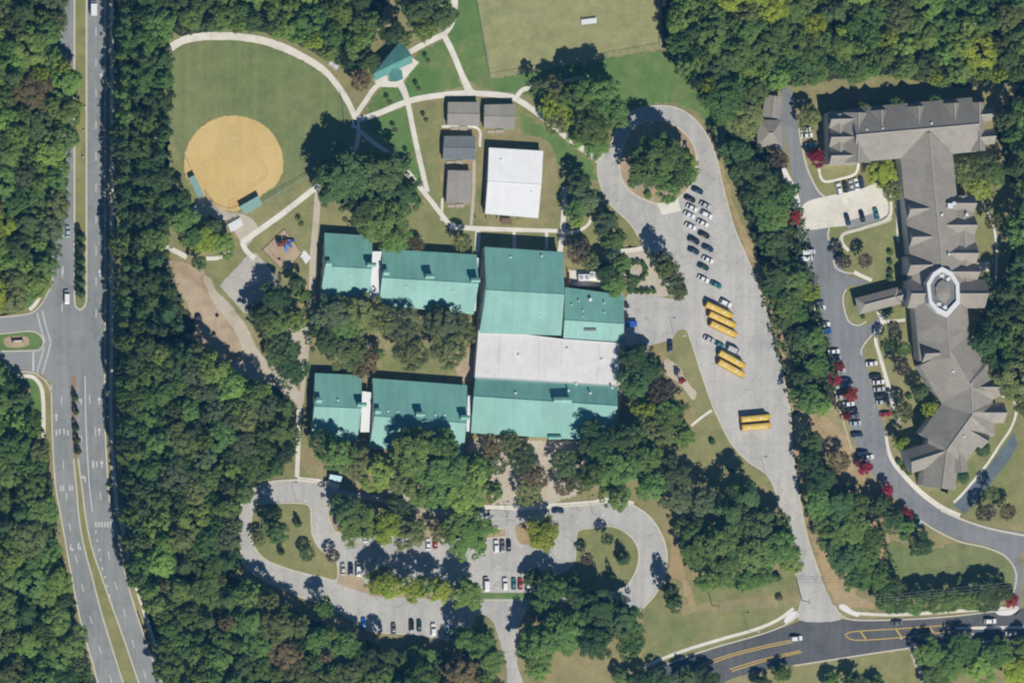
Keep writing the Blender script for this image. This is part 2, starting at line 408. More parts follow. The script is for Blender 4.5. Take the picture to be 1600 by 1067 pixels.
# strips of shade-side ground beside the school and the care home
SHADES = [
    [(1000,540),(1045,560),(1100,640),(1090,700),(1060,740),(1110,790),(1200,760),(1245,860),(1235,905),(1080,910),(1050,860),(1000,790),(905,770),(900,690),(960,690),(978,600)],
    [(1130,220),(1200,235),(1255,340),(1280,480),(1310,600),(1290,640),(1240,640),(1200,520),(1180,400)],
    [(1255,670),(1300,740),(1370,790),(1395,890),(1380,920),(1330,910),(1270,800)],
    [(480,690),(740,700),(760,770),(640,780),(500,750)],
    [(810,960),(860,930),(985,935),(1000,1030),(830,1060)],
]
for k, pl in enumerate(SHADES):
    sheet("shaded_ground", pl, 0.0, MT['floor'] if k in (1,) else MT['reddish'], wob=3.0, n=4, seed=40+k)  # belt by the care home drive: tree shade put in as dark floor colour

# grass and bare ground
sheet("sports_field_grass", [(738,-40),(1031,-40),(1031,74),(766,122)], 0.02, MT['field'], smooth=False)
sheet("lawn", [(690,-40),(740,-40),(766,124),(1034,77),(1062,112),(1115,170),(1130,235),(1112,205),(1085,172),(1040,160),(990,166),(950,205),(930,230),(880,200),(830,150),(760,140),(712,118),(690,50)], 0.0, MT['lawn'], wob=2.4, smooth=False)
sheet("lawn", [(650,85),(692,62),(722,135),(690,144),(632,160),(634,130)], 0.01, MT['lawn'], wob=2.4, smooth=False)
sheet("lawn", [(593,140),(622,135),(634,160),(570,182)], 0.01, MT['lawn'], wob=2.4, smooth=False)
sheet("lawn", [(570,188),(632,168),(660,280),(650,285),(620,235),(590,210)], 0.01, MT['lawn'], wob=2.4, smooth=False)
sheet("mown_grass", [(640,172),(694,158),(740,160),(900,170),(935,250),(890,300),(880,400),(745,395),(560,395),(500,360),(500,300),(640,290),(662,270)], 0.0, MT['olive'], wob=2.4, smooth=False)
sheet("lawn", [(812,175),(850,200),(925,255),(935,285),(905,275),(855,245),(815,200)], 0.01, MT['lawn'], wob=2.4, smooth=False)
sheet("outfield_grass", [(262,84),(295,70),(335,62),(370,62),(410,70),(450,84),(482,100),(512,120),(534,145),(546,180),(548,215),(520,256),(500,263),(420,312),(365,330),(320,315),(292,272),(262,195),(256,150)], 0.03, MT['outfield'], wob=0.6)
sheet("mown_grass", [(255,170),(275,210),(300,275),(318,310),(340,335),(300,330),(270,300),(256,250)], 0.0, MT['olive'], wob=2.4)
sheet("mown_grass", [(400,325),(500,265),(505,283),(385,362),(370,350)], 0.0, MT['olive'], wob=2.4, smooth=False)
sheet("mown_grass", [(300,412),(375,380),(480,300),(492,300),(487,400),(470,470),(400,500),(388,515),(345,455),(322,430)], 0.0, MT['olive'], wob=2.4, smooth=False)
c = (365, 256)
inf = [(c[0] + 77.5*math.cos(math.radians(a)), c[1] - 75*math.sin(math.radians(a))) for a in range(-10, 196, 12)]
sheet("infield_clay", inf + [(292,280),(308,303),(330,318),(352,330),(372,329),(392,318),(410,304),(430,290)], 0.06, MT['clay'], wob=0.8)
strip("base_path", [(362,318),(388,295),(418,268),(392,238),(366,215),(340,238),(314,262),(336,290),(360,316)], 7, 0.075, plain("trodden_clay", (0.61, 0.45, 0.185), 0.95, 0.10, 0.4), wob=1.0, n=4)
sheet("home_plate_circle", [(366+11*math.cos(a), 318+9*math.sin(a)) for a in np.linspace(0, 5.7, 10)], 0.08, plain("orange_clay", (0.60, 0.40, 0.14), 0.95, 0.10, 0.5), wob=0.8, n=2)
for bx, by in ((300,262),(434,268),(366,205),(365,318)): pass

sheet("bare_soil", [(262,408),(300,414),(318,425),(330,452),(345,480),(362,505),(378,530),(385,560),(360,582),(335,560),(312,530),(302,495),(285,465),(266,432)], 0.03, MT['mulch'], wob=1.2)
sheet("school_path", [(318,432),(330,436),(338,455),(355,470),(372,492),(388,515),(402,545),(425,570),(460,600),(472,622),(470,645),(462,630),(440,612),(415,598),(385,590),(358,574),(372,560),(378,548),(372,528),(355,500),(335,475),(325,455)], 0.05, MT['gravel'], wob=0.8)
sheet("basketball_court", [(343,447),(384,401),(400,395),(428,428),(440,450),(420,480),(382,490)], 0.06, MT['court'], smooth=False, wob=0.6)
sheet("courtyard_ground", [(500,455),(740,480),(740,600),(565,590),(485,590),(470,520)], 0.0, MT['dry'], wob=2, smooth=False)
sheet("mown_grass", [(590,560),(640,535),(735,550),(735,595),(640,592)], 0.02, MT['olive'], wob=3.0)
sheet("bare_soil", [(700,540),(738,545),(736,595),(715,585)], 0.03, MT['mulch'], wob=2)
sheet("bare_soil", [(735,690),(880,690),(960,690),(900,770),(860,785),(790,790),(760,760)], 0.02, MT['gravel'], wob=3)
sheet("roadside_soil", [(1122,245),(1136,280),(1150,330),(1175,380),(1195,430),(1215,500),(1240,570),(1246,640),(1236,640),(1225,575),(1205,510),(1184,440),(1163,390),(1143,330),(1128,275)], 0.02, MT['soil'], wob=2.4)
sheet("roadside_soil", [(1238,640),(1280,640),(1330,690),(1350,740),(1375,800),(1395,860),(1390,900),(1340,800),(1290,700),(1262,660),(1258,730),(1275,800),(1300,880),(1340,930),(1380,950),(1310,950),(1285,900),(1265,830),(1252,760),(1240,700)], 0.02, MT['soil'], wob=2.4, smooth=False)
sheet("roadside_grass", [(1046,520),(1066,516),(1082,534),(1098,590),(1112,640),(1092,655),(1075,620),(1050,575)], 0.03, MT['olive'], wob=2.4)
sheet("roadside_grass", [(1090,660),(1118,648),(1140,692),(1166,722),(1200,746),(1150,770),(1080,745),(1060,700)], 0.03, MT['olive'], wob=2.4, smooth=False)
sheet("roadside_grass", [(1010,945),(1060,910),(1120,905),(1248,885),(1252,940),(1232,965),(1100,1018),(1004,1048)], 0.03, MT['olive'], wob=2.4, smooth=False)
sheet("roadside_soil", [(1058,905),(1075,945),(1250,925),(1248,940),(1160,950),(1060,960),(1050,940)], 0.05, MT['reddish'], wob=4.0, smooth=False)
sheet("roadside_soil", [(1045,800),(1062,860),(1072,905),(1088,940),(1078,945),(1060,905),(1040,905),(1048,870)], 0.04, MT['soil'], wob=2.4)
sheet("roadside_grass", [(1385,850),(1450,860),(1500,850),(1585,865),(1596,900),(1580,925),(1500,915),(1400,930)], 0.03, MT['outfield'], wob=2.4)
sheet("roadside_grass", [(1240,1040),(1330,1025),(1425,1018),(1440,1100),(1200,1110)], 0.02, MT['olive'], wob=2.4, smooth=False)
sheet("bare_soil", [(860,1040),(900,1020),(960,1015),(1000,1040),(950,1060),(850,1090)], 0.03, MT['reddish'], wob=2.0)
sheet("roadside_grass", [(1505,800),(1545,755),(1590,690),(1640,690),(1640,830),(1560,815)], 0.02, MT['olive'], wob=2.4, smooth=False)
sheet("care_home_lawn", [(1250,235),(1280,265),(1330,260),(1345,250),(1420,250),(1440,640),(1480,770),(1430,745),(1395,690),(1350,540),(1325,470),(1300,350)], 0.0, MT['olive'], wob=2.4, smooth=False)
sheet("care_home_lawn", [(1490,240),(1560,235),(1575,300),(1570,400),(1545,440),(1530,440),(1520,300)], 0.0, MT['olive'], wob=2.4, smooth=False)
sheet("care_home_lawn", [(1465,770),(1500,740),(1575,655),(1595,640),(1590,700),(1500,790)], 0.0, MT['olive'], wob=2.4, smooth=False)

# ---------------- main road
W_EDGE = [(82,-60),(83,0),(82,200),(82,420),(81,520),(80,600),(82,690),(87,760),(94,800),(101,840),(112,900),(126,970),(146,1040),(170,1130)]
E_EDGE = [(163,-60),(163,200),(163,400),(162,534),(162,640),(166,730),(172,800),(181,830),(194,895),(208,945),(221,985),(236,1027),(256,1075),(278,1130)]
mr = sheet("main_road", W_EDGE + E_EDGE[::-1], 0.05, MT['road'], n=4)
# smooth closed outline would round the ends; they lie outside the frame
MED_N = [(117,-60),(134,-60),(134,470),(131,478),(125,483),(119,478),(117,470)]
sheet("road_median", MED_N, 0.16, MT['olive'], thick=0.2, smooth=False)
def kerb(pts, parent, wpx=2.2, z=0.14, closed=False, n=5, smooth=True):
    return strip("kerb", pts, wpx, z, MT['kerb'], parent, None, n=n, thick=0.14, closed=closed, smooth=smooth)
kerb([(116.2,-60),(116.2,470),(118,479),(125,484.5),(132,479),(135,470),(135,-60)], mr, 2.4, 0.17, smooth=False)
kerb(W_EDGE[:4] + [(82,440)], mr, 2.0)
kerb([(80,600),(82,690),(87,760),(94,800),(101,840),(112,900),(126,970),(146,1040),(170,1130)], mr, 2.0)
kerb([(164.2,p[1]) if p[1] < 640 else (p[0]+1.2, p[1]) for p in E_EDGE], mr, 2.2)
sheet("median_paving", [(111,589),(119,589),(119,640),(120,690),(122,716),(116,716),(113,690),(111,640)], 0.17, MT['brick_paver'], thick=0.2, smooth=False)
med = [(118.5,716),(121,740),(124.5,770),(127.5,800),(133,835),(141,868),(151,900),(160,930),(172,968),(186,1010),(203,1062),(226,1130)]
strip("road_median", med, [5,6,7,8,9,10,12,15,18,20,21,22], 0.15, MT['olive'], thick=0.2)
def offs(pts, d):
    out = []
    for i, p in enumerate(pts):
        a = Vector(pts[max(0, i-1)]); b = Vector(pts[min(len(pts)-1, i+1)]); t = (b-a).normalized()
        dd = d[i] if isinstance(d, list) else d
        out.append((p[0] - t.y*dd, p[1] + t.x*dd))
    return out
hw = [2.5+1,3+1,3.5+1,4+1,4.5+1,5+1,6+1,7.5+1,9+1,10+1,10.5+1,11+1]
kerb(offs(med, hw), mr, 2.0, 0.17); kerb(offs(med, [-x for x in hw]), mr, 2.0, 0.17)
strip("verge", [(168,-60),(168,400),(168,534),(168,640),(172,730),(179,800),(188,830),(201,895),(216,945),(244,1027),(290,1130)], 6, 0.02, MT['dry'])
strip("pavement", [(174.5,-60),(174.5,400),(174,534),(173,640),(177,730),(184,800),(192,828),(204,885),(222,945),(250,1027),(296,1130)], 5.5, 0.07, MT['path'])
# side road with its island
sr = sheet("side_road", [(-60,497),(-10,497),(40,492),(58,484),(70,470),(80,448),(82,440),(82,600),(78,598),(66,585),(50,582),(-10,580),(-60,580)], 0.062, MT['side'], smooth=False)
kerb([(-60,496),(-10,496),(40,491),(56,484),(68,470),(78,450)], sr, 2.0)
kerb([(-60,580.5),(10,580.5),(50,582),(62,588),(72,596),(80,612)], sr, 2.0)
sheet("verge", [(-60,495),(30,487),(50,478),(66,460),(76,440),(60,440),(20,470),(-60,480)], 0.02, MT['lawn'], smooth=False)
strip("pavement", [(46,484),(56,474),(66,455),(73,438)], 6, 0.09, MT['path'])
sheet("traffic_island", [(-60,524),(0,523),(45,519),(60,524),(66,533),(62,543),(45,546),(-60,547)], 0.18, MT['lawn'], thick=0.2)
kerb([(-60,522),(0,521.5),(45,517.5),(61,522),(68,533),(63,545),(46,548),(-60,549)], sr, 1.8, 0.17, smooth=True)
sheet("mulch_bed", [(10,527),(38,525),(45,532),(42,541),(14,543),(6,536)], 0.2, MT['mulch'])
sheet("verge", [(8,584),(30,583),(52,586),(60,600),(64,640),(62,690),(40,640),(10,600)], 0.02, MT['lawn'])
strip("pavement", [(26,588),(48,588),(60,597),(66,612),(68,640),(68,684)], 6, 0.09, MT['path'])
sheet("mulch_bed", [(34,604),(42,602),(47,610),(44,618),(35,618)], 0.04, MT['mulch'])

# painted markings: every dash its own piece
def quad_mesh(name, lx, wy, mat):
    me = bpy.data.meshes.new(name)
    me.from_pydata([(-lx/2, -wy/2, 0), (lx/2, -wy/2, 0), (lx/2, wy/2, 0), (-lx/2, wy/2, 0)], [], [(0, 1, 2, 3)])
    me.materials.append(mat); return me
DASH = quad_mesh("lane_dash", 3.2, 0.34, MT['white_paint'])
DOT = quad_mesh("lane_dot", 0.9, 0.5, MT['white_paint'])
BAR = quad_mesh("painted_bar", 2.2, 0.5, MT['white_paint'])
ARW = bpy.data.meshes.new("lane_arrow")
ARW.from_pydata([(-1.5,-.22,0),(0.3,-.22,0),(0.3,-.8,0),(1.6,0,0),(0.3,.8,0),(0.3,.22,0),(-1.5,.22,0)], [], [(0,1,2,3,4,5,6)])
ARW.materials.append(MT['white_paint'])
TRN = bpy.data.meshes.new("turn_arrow")
TRN.from_pydata([(-1.5,-.25,0),(0.7,-.25,0),(0.7,.6,0),(1.2,.6,0),(0.45,1.5,0),(-0.3,.6,0),(0.2,.6,0),(0.2,.25,0),(-1.5,.25,0)], [], [(0,1,2,7,8),(2,3,4,5,6,7)])
TRN.materials.append(MT['white_paint'])
def mark(name, me, px, py, ang, parent, z=0.075):
    return inst(name, me, parent, G(px, py, z), ang)
V = math.pi/2
for y in (40,90,145,215,265,315,365,422,): mark("lane_dash", DASH, 98.5, y, V, mr)
for y in (50,98,146,196,245,293,342,392,440,490): mark("lane_dash", DASH, 150, y, V, mr)
for x, y in ((97,427),(97,481),(96,626),(99,725),(104,776)): mark("lane_dash", DASH, x, y, V, mr)
for x, y, a in ((109,823,1.72),(119,873,1.78),(129,918,1.80),(142,968,1.84),(156,1014,1.86),(173,1060,1.88),(170,867,1.74),(181,915,1.80),(194,957,1.82),(208,1005,1.85),(226,1052,1.87)):
    mark("lane_dash", DASH, x, y, a, mr)
for x, y in ((146,725),(157,774),(140,624),(149,674)): mark("lane_dash", DASH, x, y, V+0.05, mr)
for x, y in ((150,831),(152,844),(155,859),(157,874),(160,888),(164,901),(167,915),(171,930),(175,945),(179,958),(183,972),(188,987)): mark("lane_dot", DOT, x, y, 1.82, mr)
for x, y, k in ((127,626,1),(155,626,0),(88,652,0),(127,684,1),(155,674,0),(159,725,0),(133,747,1),(156,427,0),(158,120,0)):
    mark("turn_arrow" if k else "lane_arrow", TRN if k else ARW, x, y, V, mr)
for x, y in ((95,763),(99,762),(109,762),(113,762),(88,676),(93,674),(100,674),(106,676),(145,725.5),(151,725)):
    mark("painted_bar", BAR, x, y, V+0.05, mr, 0.079)
for i in range(7): mark("painted_bar", BAR, 150+i*4.6, 819, V+0.15, mr)
mark('turn_arrow', TRN, 110, 856, V+3.0, mr); mark('turn_arrow', TRN, 122, 854, V+3.0, mr)
strip("solid_line", [(133,588),(133.5,640),(136,700),(139,750),(144,800)], 1.5, 0.078, MT['white_paint'], mr, None)
strip("crosswalk_line", [(58,489),(63,510),(70,534)], 1.6, 0.082, MT['white_paint'], sr, None)
strip("crosswalk_line", [(66,485),(72,510),(79,534)], 1.6, 0.082, MT['white_paint'], sr, None)
strip("crosswalk_line", [(69,542),(64,560),(58,582)], 1.6, 0.082, MT['white_paint'], sr, None)
strip("crosswalk_line", [(79,536),(73,560),(66,584)], 1.6, 0.082, MT['white_paint'], sr, None)
strip("stop_line", [(52,550),(52,580)], 2.6, 0.082, MT['white_paint'], sr, None)

# ---------------- south road
SR_N = [(930,1092),(1010,1053),(1060,1032),(1120,1012),(1180,995),(1230,978),(1262,968),(1330,968),(1420,968),(1500,962),(1600,950),(1700,930)]
SR_S = [(1700,985),(1600,996),(1500,1003),(1425,1010),(1330,1024),(1240,1038),(1180,1050),(1130,1066),(1060,1110)]
s_r = sheet("south_road", SR_N + SR_S, 0.05, MT['dark_road'], n=4)
kerb([(930,1090),(1010,1051),(1060,1030),(1120,1010),(1180,993),(1215,981),(1238,968),(1250,948)], s_r, 2.2)
kerb([(1303,945),(1312,958),(1335,968),(1420,967),(1500,961),(1590,950)], s_r, 2.2)
kerb([(1240,1039.5),(1330,1025.5),(1425,1011.5),(1500,1004),(1600,997.5),(1700,986)], s_r, 2.2)
strip("verge", [(1000,1048),(1060,1024),(1120,1005),(1180,988),(1215,975)], 5, 0.04, MT['olive'])
strip("pavement", [(995,1045),(1060,1019),(1120,1000),(1180,983),(1215,968),(1240,950)], 5, 0.08, MT['path'])
sheet("kerb_ramp", [(1225,968),(1232,959),(1243,954),(1247,960),(1238,970),(1228,974)], 0.1, MT['white_path'])
sheet("kerb_ramp", [(1312,944),(1320,944),(1332,953),(1342,957),(1340,963),(1325,958),(1312,950)], 0.1, MT['white_path'])
strip("pavement", [(1340,958),(1400,960),(1500,954),(1560,950)], 5, 0.08, MT['path'])
sheet("kerb_ramp", [(1555,951),(1580,945),(1592,950),(1580,960),(1560,960)], 0.1, MT['white_path'])
def yl(pts, wd=1.5): strip("yellow_line", pts, wd, 0.078, MT['yellow_paint'], s_r, None, n=3)
yl([(1320,991),(1335,986),(1400,982),(1484,976)]); yl([(1320,991),(1336,999.5),(1400,996),(1492,985)])
yl([(1345,987),(1353,998)], 2.2); yl([(1400,983),(1409,995)], 2.2); yl([(1452,979),(1460,989)], 2.2)
yl([(1090,1040),(1140,1022),(1200,1007),(1240,999)]); yl([(1094,1043),(1142,1025),(1202,1010),(1238,1003)])
yl([(1140,1045),(1190,1030),(1250,1016)]); yl([(1144,1048),(1192,1033),(1253,1018)])
sheet("road_median", [(1492,979),(1600,977),(1700,972),(1700,977),(1600,982),(1494,983)], 0.17, MT['path'], thick=0.2, smooth=False)
for x, y in ((1408,997),(1422,996),(1436,995),(1480,995),(1520,990)): mark("lane_dash", DOT, x, y, 0.1, s_r)
strip("driveway", [(1424,1012),(1432,1035),(1448,1075),(1465,1120)], 9, 0.06, MT['gravel'])

# ---------------- bus loop
BUS_OUT = [(1248,968),(1252,930),(1242,890),(1230,840),(1218,790),(1205,752),(1190,735),(1165,718),(1142,692),(1124,658),(1110,625),(1096,585),(1082,540),(1074,518),(1060,516),(1044,532),(985,545),(977,540),(978,464),(1010,462),(1060,466),(1068,446),(1050,415),(1022,393),(1004,380),(985,350),(952,318),(938,290),(934,255),(952,228),(965,200),(985,176),(1018,166),(1055,168),(1085,186),(1106,214),(1120,250),(1132,300),(1147,355),(1166,400),(1186,450),(1205,515),(1222,580),(1234,640),(1238,700),(1248,770),(1262,840),(1282,900),(1302,945),(1312,968)]
bl = sheet("bus_loop_road", BUS_OUT, 0.066, MT['lot'], n=4)
kerb([(1110,625),(1096,585),(1082,540),(1074,518)], bl, 1.6); kerb(BUS_OUT[1:12], bl, 1.6, 0.15)
kerb(BUS_OUT[22:-2], bl, 1.8, 0.16)
ISL = [(985,205),(972,235),(968,262),(974,285),(990,303),(1012,314),(1032,318),(1062,308),(1082,285),(1088,255),(1084,228),(1066,205),(1040,190),(1008,190)]
sheet("loop_island", ISL, 0.16, MT['mulch'], thick=0.2, wob=0.4)
kerb(ISL, bl, 2.0, 0.18, closed=True)
sheet("concrete_pad", [(1026,318),(1058,306),(1064,330),(1034,336)], 0.08, MT['path'], smooth=False)
sheet("planting_bed", [(1000,385),(1040,420),(1062,455),(1020,465),(985,455),(960,420),(945,395)], 0.02, MT['gravel'], wob=2)
sheet("planting_bed", [(895,300),(935,290),(965,335),(1000,372),(990,390),(940,385),(900,360)], 0.02, MT['olive'], wob=1.5)
strip("path", [(962,393),(985,391),(1002,388),(1010,382)], 7, 0.09, MT['path'])
strip("path", [(1080,665),(1096,652),(1112,641)], 4, 0.07, MT['path'])
sheet("bare_soil", [(1040,560),(1062,575),(1076,600),(1088,612),(1082,625),(1062,600),(1042,585)], 0.06, MT['gravel'], wob=1.0)
# faint bay lines in the bus park
for i in range(8):
    a = P(1112+i*2.2, 590+i*8)
    mark("bay_line", quad_mesh("bay_line", 9.5, 0.14, MT['worn_paint']) if i == 0 else bpy.data.meshes["bay_line"], 1150+i*3.0, 594+i*6.5, -0.42, bl, 0.074)
for i in range(14):
    mark("bay_line", bpy.data.meshes["bay_line"], 1080+i*3.0, 300+i*11.4, -0.42, bl, 0.074).scale = (0.5, 1, 1)
    mark("bay_line", bpy.data.meshes["bay_line"], 1101+i*3.0, 310+i*11.4, -0.42, bl, 0.074).scale = (0.5, 1, 1)

# ---------------- front car park
LOT = [(374,800),(382,775),(398,762),(420,753),(446,750),(480,750),(512,758),(540,765),(590,775),(640,785),(700,795),(760,797),(820,795),(860,791),(925,787),(958,782),(990,790),(1016,808),(1035,838),(1042,870),(1036,905),(1018,935),(996,956),(960,952),(860,945),(833,945),(818,962),(810,990),(808,1035),(818,1070),(822,1130),(795,1130),(792,1050),(780,1000),(768,968),(745,960),(735,990),(700,1000),(640,990),(575,985),(545,965),(505,945),(470,932),(430,915),(400,898),(380,878),(374,840)]
pl = sheet("car_park", LOT, 0.066, MT['lot'], n=4)
kerb(LOT[13:23], pl, 2.4, 0.16); kerb(LOT[:7], pl, 2.4, 0.16); kerb(LOT[38:], pl, 2.0, 0.16)
WI = [(396,795),(402,788),(430,786),(470,786),(484,792),(486,815),(488,835),(498,855),(512,866),(526,878),(526,905),(505,902),(470,894),(440,885),(412,872),(396,850),(392,820)]
sheet("car_park_island", WI, 0.18, MT['olive'], thick=0.2, wob=0.3); kerb(WI, pl, 1.8, 0.19, closed=True)
EI = [(900,840),(905,828),(930,824),(955,822),(978,832),(994,850),(998,872),(992,895),(978,915),(955,925),(915,925),(888,915),(868,900),(885,890),(898,875)]
sheet("car_park_island", EI, 0.18, MT['olive'], thick=0.2, wob=0.3); kerb(EI, pl, 1.8, 0.19, closed=True)
TI = [(516,770),(540,772),(640,792),(700,805),(745,812),(745,822),(790,826),(790,838),(752,842),(700,842),(640,838),(585,838),(545,838),(522,830),(514,812)]
sheet("car_park_island", TI, 0.17, MT['mulch'], thick=0.2, wob=0.3, smooth=False); kerb(TI, pl, 1.8, 0.18, closed=True, smooth=False)
sheet("car_park_island", [(528,900),(530,884),(560,898),(572,912),(720,918),(745,920),(745,932),(700,936),(590,932),(545,918),(527,912)], 0.17, MT['mulch'], thick=0.2, smooth=False)
sheet("car_park_island", [(750,926),(838,926),(850,932),(838,935),(752,935)], 0.17, MT['lawn'], thick=0.2, smooth=False)
kerb([(748,937),(838,937)], pl, 1.6, 0.17, smooth=False)
sheet("car_park_island", [(808,820),(850,815),(858,840),(840,850),(812,848)], 0.17, MT['soil'], thick=0.2)
strip("path", [(752,792),(810,793),(860,790),(925,785),(958,780),(990,787)], 7, 0.085, MT['path'])
strip("path", [(858,690),(862,720),(860,760),(870,785)], [9,8,9,14], 0.06, MT['gravel'], wob=0.6)
strip("path", [(770,790),(790,765),(798,745),(790,720)], 5, 0.06, MT['gravel'])
strip("path", [(467,640),(466,690),(464,745)], 7, 0.09, MT['path'])
strip("path", [(464,748),(500,752),(530,760)], 7, 0.085, MT['path'])
strip("path", [(590,775),(620,768),(640,782),(680,800)], 7, 0.08, MT['gravel'])
mark("bay_line", bpy.data.meshes["bay_line"], 780, 885, 0, pl, 0.075).scale = (0.2, 3, 1)
for x in range(536, 572, 9): mark("bay_line", bpy.data.meshes["bay_line"], x-4, 890, V, pl, 0.075).scale = (0.5, 1, 1)
for x in range(756, 830, 9): mark("bay_line", bpy.data.meshes["bay_line"], x-4.5, 914, V, pl, 0.075).scale = (0.5, 1, 1)
for x in range(760, 806, 10): mark("bay_line", bpy.data.meshes["bay_line"], x-1, 854, V, pl, 0.075).scale = (0.5, 1, 1)
for x in range(628, 700, 11): mark("bay_line", bpy.data.meshes["bay_line"], x, 980, V, pl, 0.075).scale = (0.5, 1, 1)
for y in (810, 824): mark("bay_line", bpy.data.meshes["bay_line"], 786, y, 0.02, pl, 0.075).scale = (1.6, 1.6, 1)
for x, y in ((500,810),(903,815),(936,815)): mark("lane_arrow", DOT, x, y, 0.5, pl, 0.08)

# ---------------- school paths
strip("walking_path", [(262,80),(275,69),(298,60),(330,57),(372,58),(412,64),(448,77),(480,93),(508,112),(530,138),(545,162),(556,186)], [11,12,12.5,12.5,12,12,12,11,10,9,9,9], 0.08, MT['path'], wob=0.25)
strip("walking_path", [(556,180),(570,160),(582,142),(592,132)], 8, 0.075, MT['path'])
strip("walking_path", [(558,188),(590,178),(640,158),(690,149),(735,146),(790,150),(815,160),(850,185),(890,218),(936,252)], 9, 0.085, MT['path'])
strip("walking_path", [(806,154),(815,142),(830,137),(870,130),(920,122)], 7, 0.08, MT['path'])
strip("walking_path", [(640,82),(665,68),(696,53)], 9, 0.08, MT['path'])
strip("walking_path", [(692,52),(706,80),(722,118),(735,146)], [9,9,9,13], 0.082, MT['path'])
strip("walking_path", [(696,53),(706,38),(710,14),(710,-40)], [7,7,10,11], 0.078, MT['path'])
strip("walking_path", [(624,128),(632,145),(638,165),(648,215),(660,268),(668,300)], [12,10,8,8,8,7], 0.088, MT['path'])
sheet("pavilion_apron", [(583,124),(640,88),(655,98),(640,115),(630,128),(620,137),(590,136)], 0.092, MT['path'], smooth=False)
strip("walking_path", [(552,200),(556,188),(560,215),(545,250),(502,290)], 7, 0.07, MT['path'])
strip("walking_path", [(602,262),(640,276),(662,300),(705,355)], 7.5, 0.08, MT['path'])
strip("walking_path", [(562,205),(590,228),(615,245),(645,278)], 7, 0.074, MT['path'])
strip("walking_path", [(500,288),(440,335),(378,379)], 9, 0.085, MT['path'], smooth=False)
strip("walking_path", [(378,378),(385,392),(398,404)], 8, 0.08, MT['path'])
strip("walking_path", [(497,292),(494,340),(489,400),(486,470),(480,530),(474,590),(470,640)], [9,10,10,9,9,8,7], 0.072, MT['gravel'])
strip("walking_path", [(476,395),(462,402),(450,420)], 6, 0.07, MT['path'])
sheet("concrete_pad", [(468,398),(476,391),(486,403),(478,413)], 0.09, MT['white_path'], smooth=False)
sheet("concrete_pad", [(440,520),(470,505),(482,515),(480,575),(466,560)], 0.06, MT['gravel'])
strip("walking_path", [(258,386),(275,393),(292,402)], 8, 0.08, MT['path'])
strip("walking_path", [(322,404),(340,403),(362,393)], 6, 0.08, MT['path'])
strip("walking_path", [(702,354),(740,357),(800,359),(870,361),(890,362)], [8,8,7,6,6], 0.083, MT['path'])
strip("walking_path", [(882,292),(881,330),(877,378),(874,400)], 8, 0.08, MT['path'])
strip("walking_path", [(885,365),(905,360),(918,352),(925,340)], 5, 0.07, MT['path'])
strip("walking_path", [(741,220),(740,300),(736,352)], 5, 0.076, MT['gravel'])
strip("walking_path", [(691,310),(690,345)], 4, 0.076, MT['path'])
strip("walking_path", [(747,358),(745,395)], 8, 0.078, MT['path'])
strip("walking_path", [(803,362),(804,390)], 5, 0.078, MT['path'])
strip("walking_path", [(854,362),(854,390)], 5, 0.078, MT['path'])
sheet("dirt_yard", [(750,222),(860,225),(856,348),(748,345)], 0.02, MT['dry'], wob=1)
strip("walking_path", [(690,198),(745,200),(750,230)], 4, 0.07, MT['path'])
sheet("backstop_pad", [(310,310),(325,312),(352,330),(378,334),(396,345),(402,360),(385,385),(372,372),(352,345),(320,340),(305,330)], 0.05, MT['gravel'], wob=0.6)
sheet("gravel_strip", [(968,470),(976,470),(976,545),(970,640),(962,660),(962,600)], 0.03, MT['gravel'], wob=0.8)
sheet("playground_mulch", [(444,359),(471,396),(445,425),(411,390)], 0.09, MT['mulch'], smooth=False, thick=0.1)
strip("playground_border", [(444,358),(472,396),(445,426),(410,390)], 1.2, 0.2, MT['wood'], None, 'structure', closed=True, smooth=False, thick=0.2)

# ---------------- care home drive
CH = [(1222,140),(1235,140),(1248,200),(1258,250),(1270,285),(1285,305),(1320,300),(1370,290),(1384,305),(1386,338),(1345,352),(1322,355),(1296,352),(1294,372),(1300,388),(1312,400),(1316,420),(1330,432),(1355,440),(1345,445),(1325,448),(1318,462),(1322,490),(1335,506),(1356,508),(1378,490),(1384,502),(1365,520),(1350,545),(1356,580),(1372,640),(1385,680),(1400,725),(1425,755),(1460,785),(1500,808),(1545,822),(1600,832),(1700,850),(1700,885),(1600,862),(1598,900),(1592,955),(1575,952),(1585,900),(1570,868),(1540,852),(1500,843),(1460,825),(1430,805),(1395,775),(1365,742),(1340,700),(1325,655),(1305,590),(1295,545),(1280,490),(1262,430),(1252,385),(1244,360),(1250,330),(1240,285),(1232,240),(1226,200)]
ch = sheet("care_home_drive", CH, 0.05, MT['grey_road'], n=4)
sheet("concrete_court", [(1252,330),(1262,315),(1300,305),(1345,296),(1368,286),(1382,300),(1386,336),(1340,350),(1300,355),(1256,358)], 0.068, MT['path'], n=4)
sheet("parking_bay", [(1320,347),(1372,331),(1376,344),(1325,358)], 0.078, MT['side'], smooth=False)
kerb([(1248,200),(1254,235),(1263,268),(1278,298),(1292,310)], ch, 2.4); strip("pavement", [(1279,258),(1282,276),(1290,284),(1312,280),(1336,272),(1342,255)], 4, 0.08, MT['path'])
kerb([(1388,335),(1390,345),(1350,356),(1318,366),(1306,385),(1294,372),(1296,352)], ch, 2.4)
strip("pavement", [(1391,300),(1389,340),(1350,356),(1318,366),(1316,380),(1326,392)], 5, 0.08, MT['path'])
kerb([(1302,406),(1306,418),(1318,425),(1332,427)], ch, 2.4)
strip("pavement", [(1334,425),(1348,432),(1362,438)], 6, 0.09, MT['path'])
sheet("drive_island", [(1319,470),(1324,456),(1336,452),(1338,470),(1350,492),(1352,500),(1340,505),(1328,500)], 0.17, MT['olive'], thick=0.2)
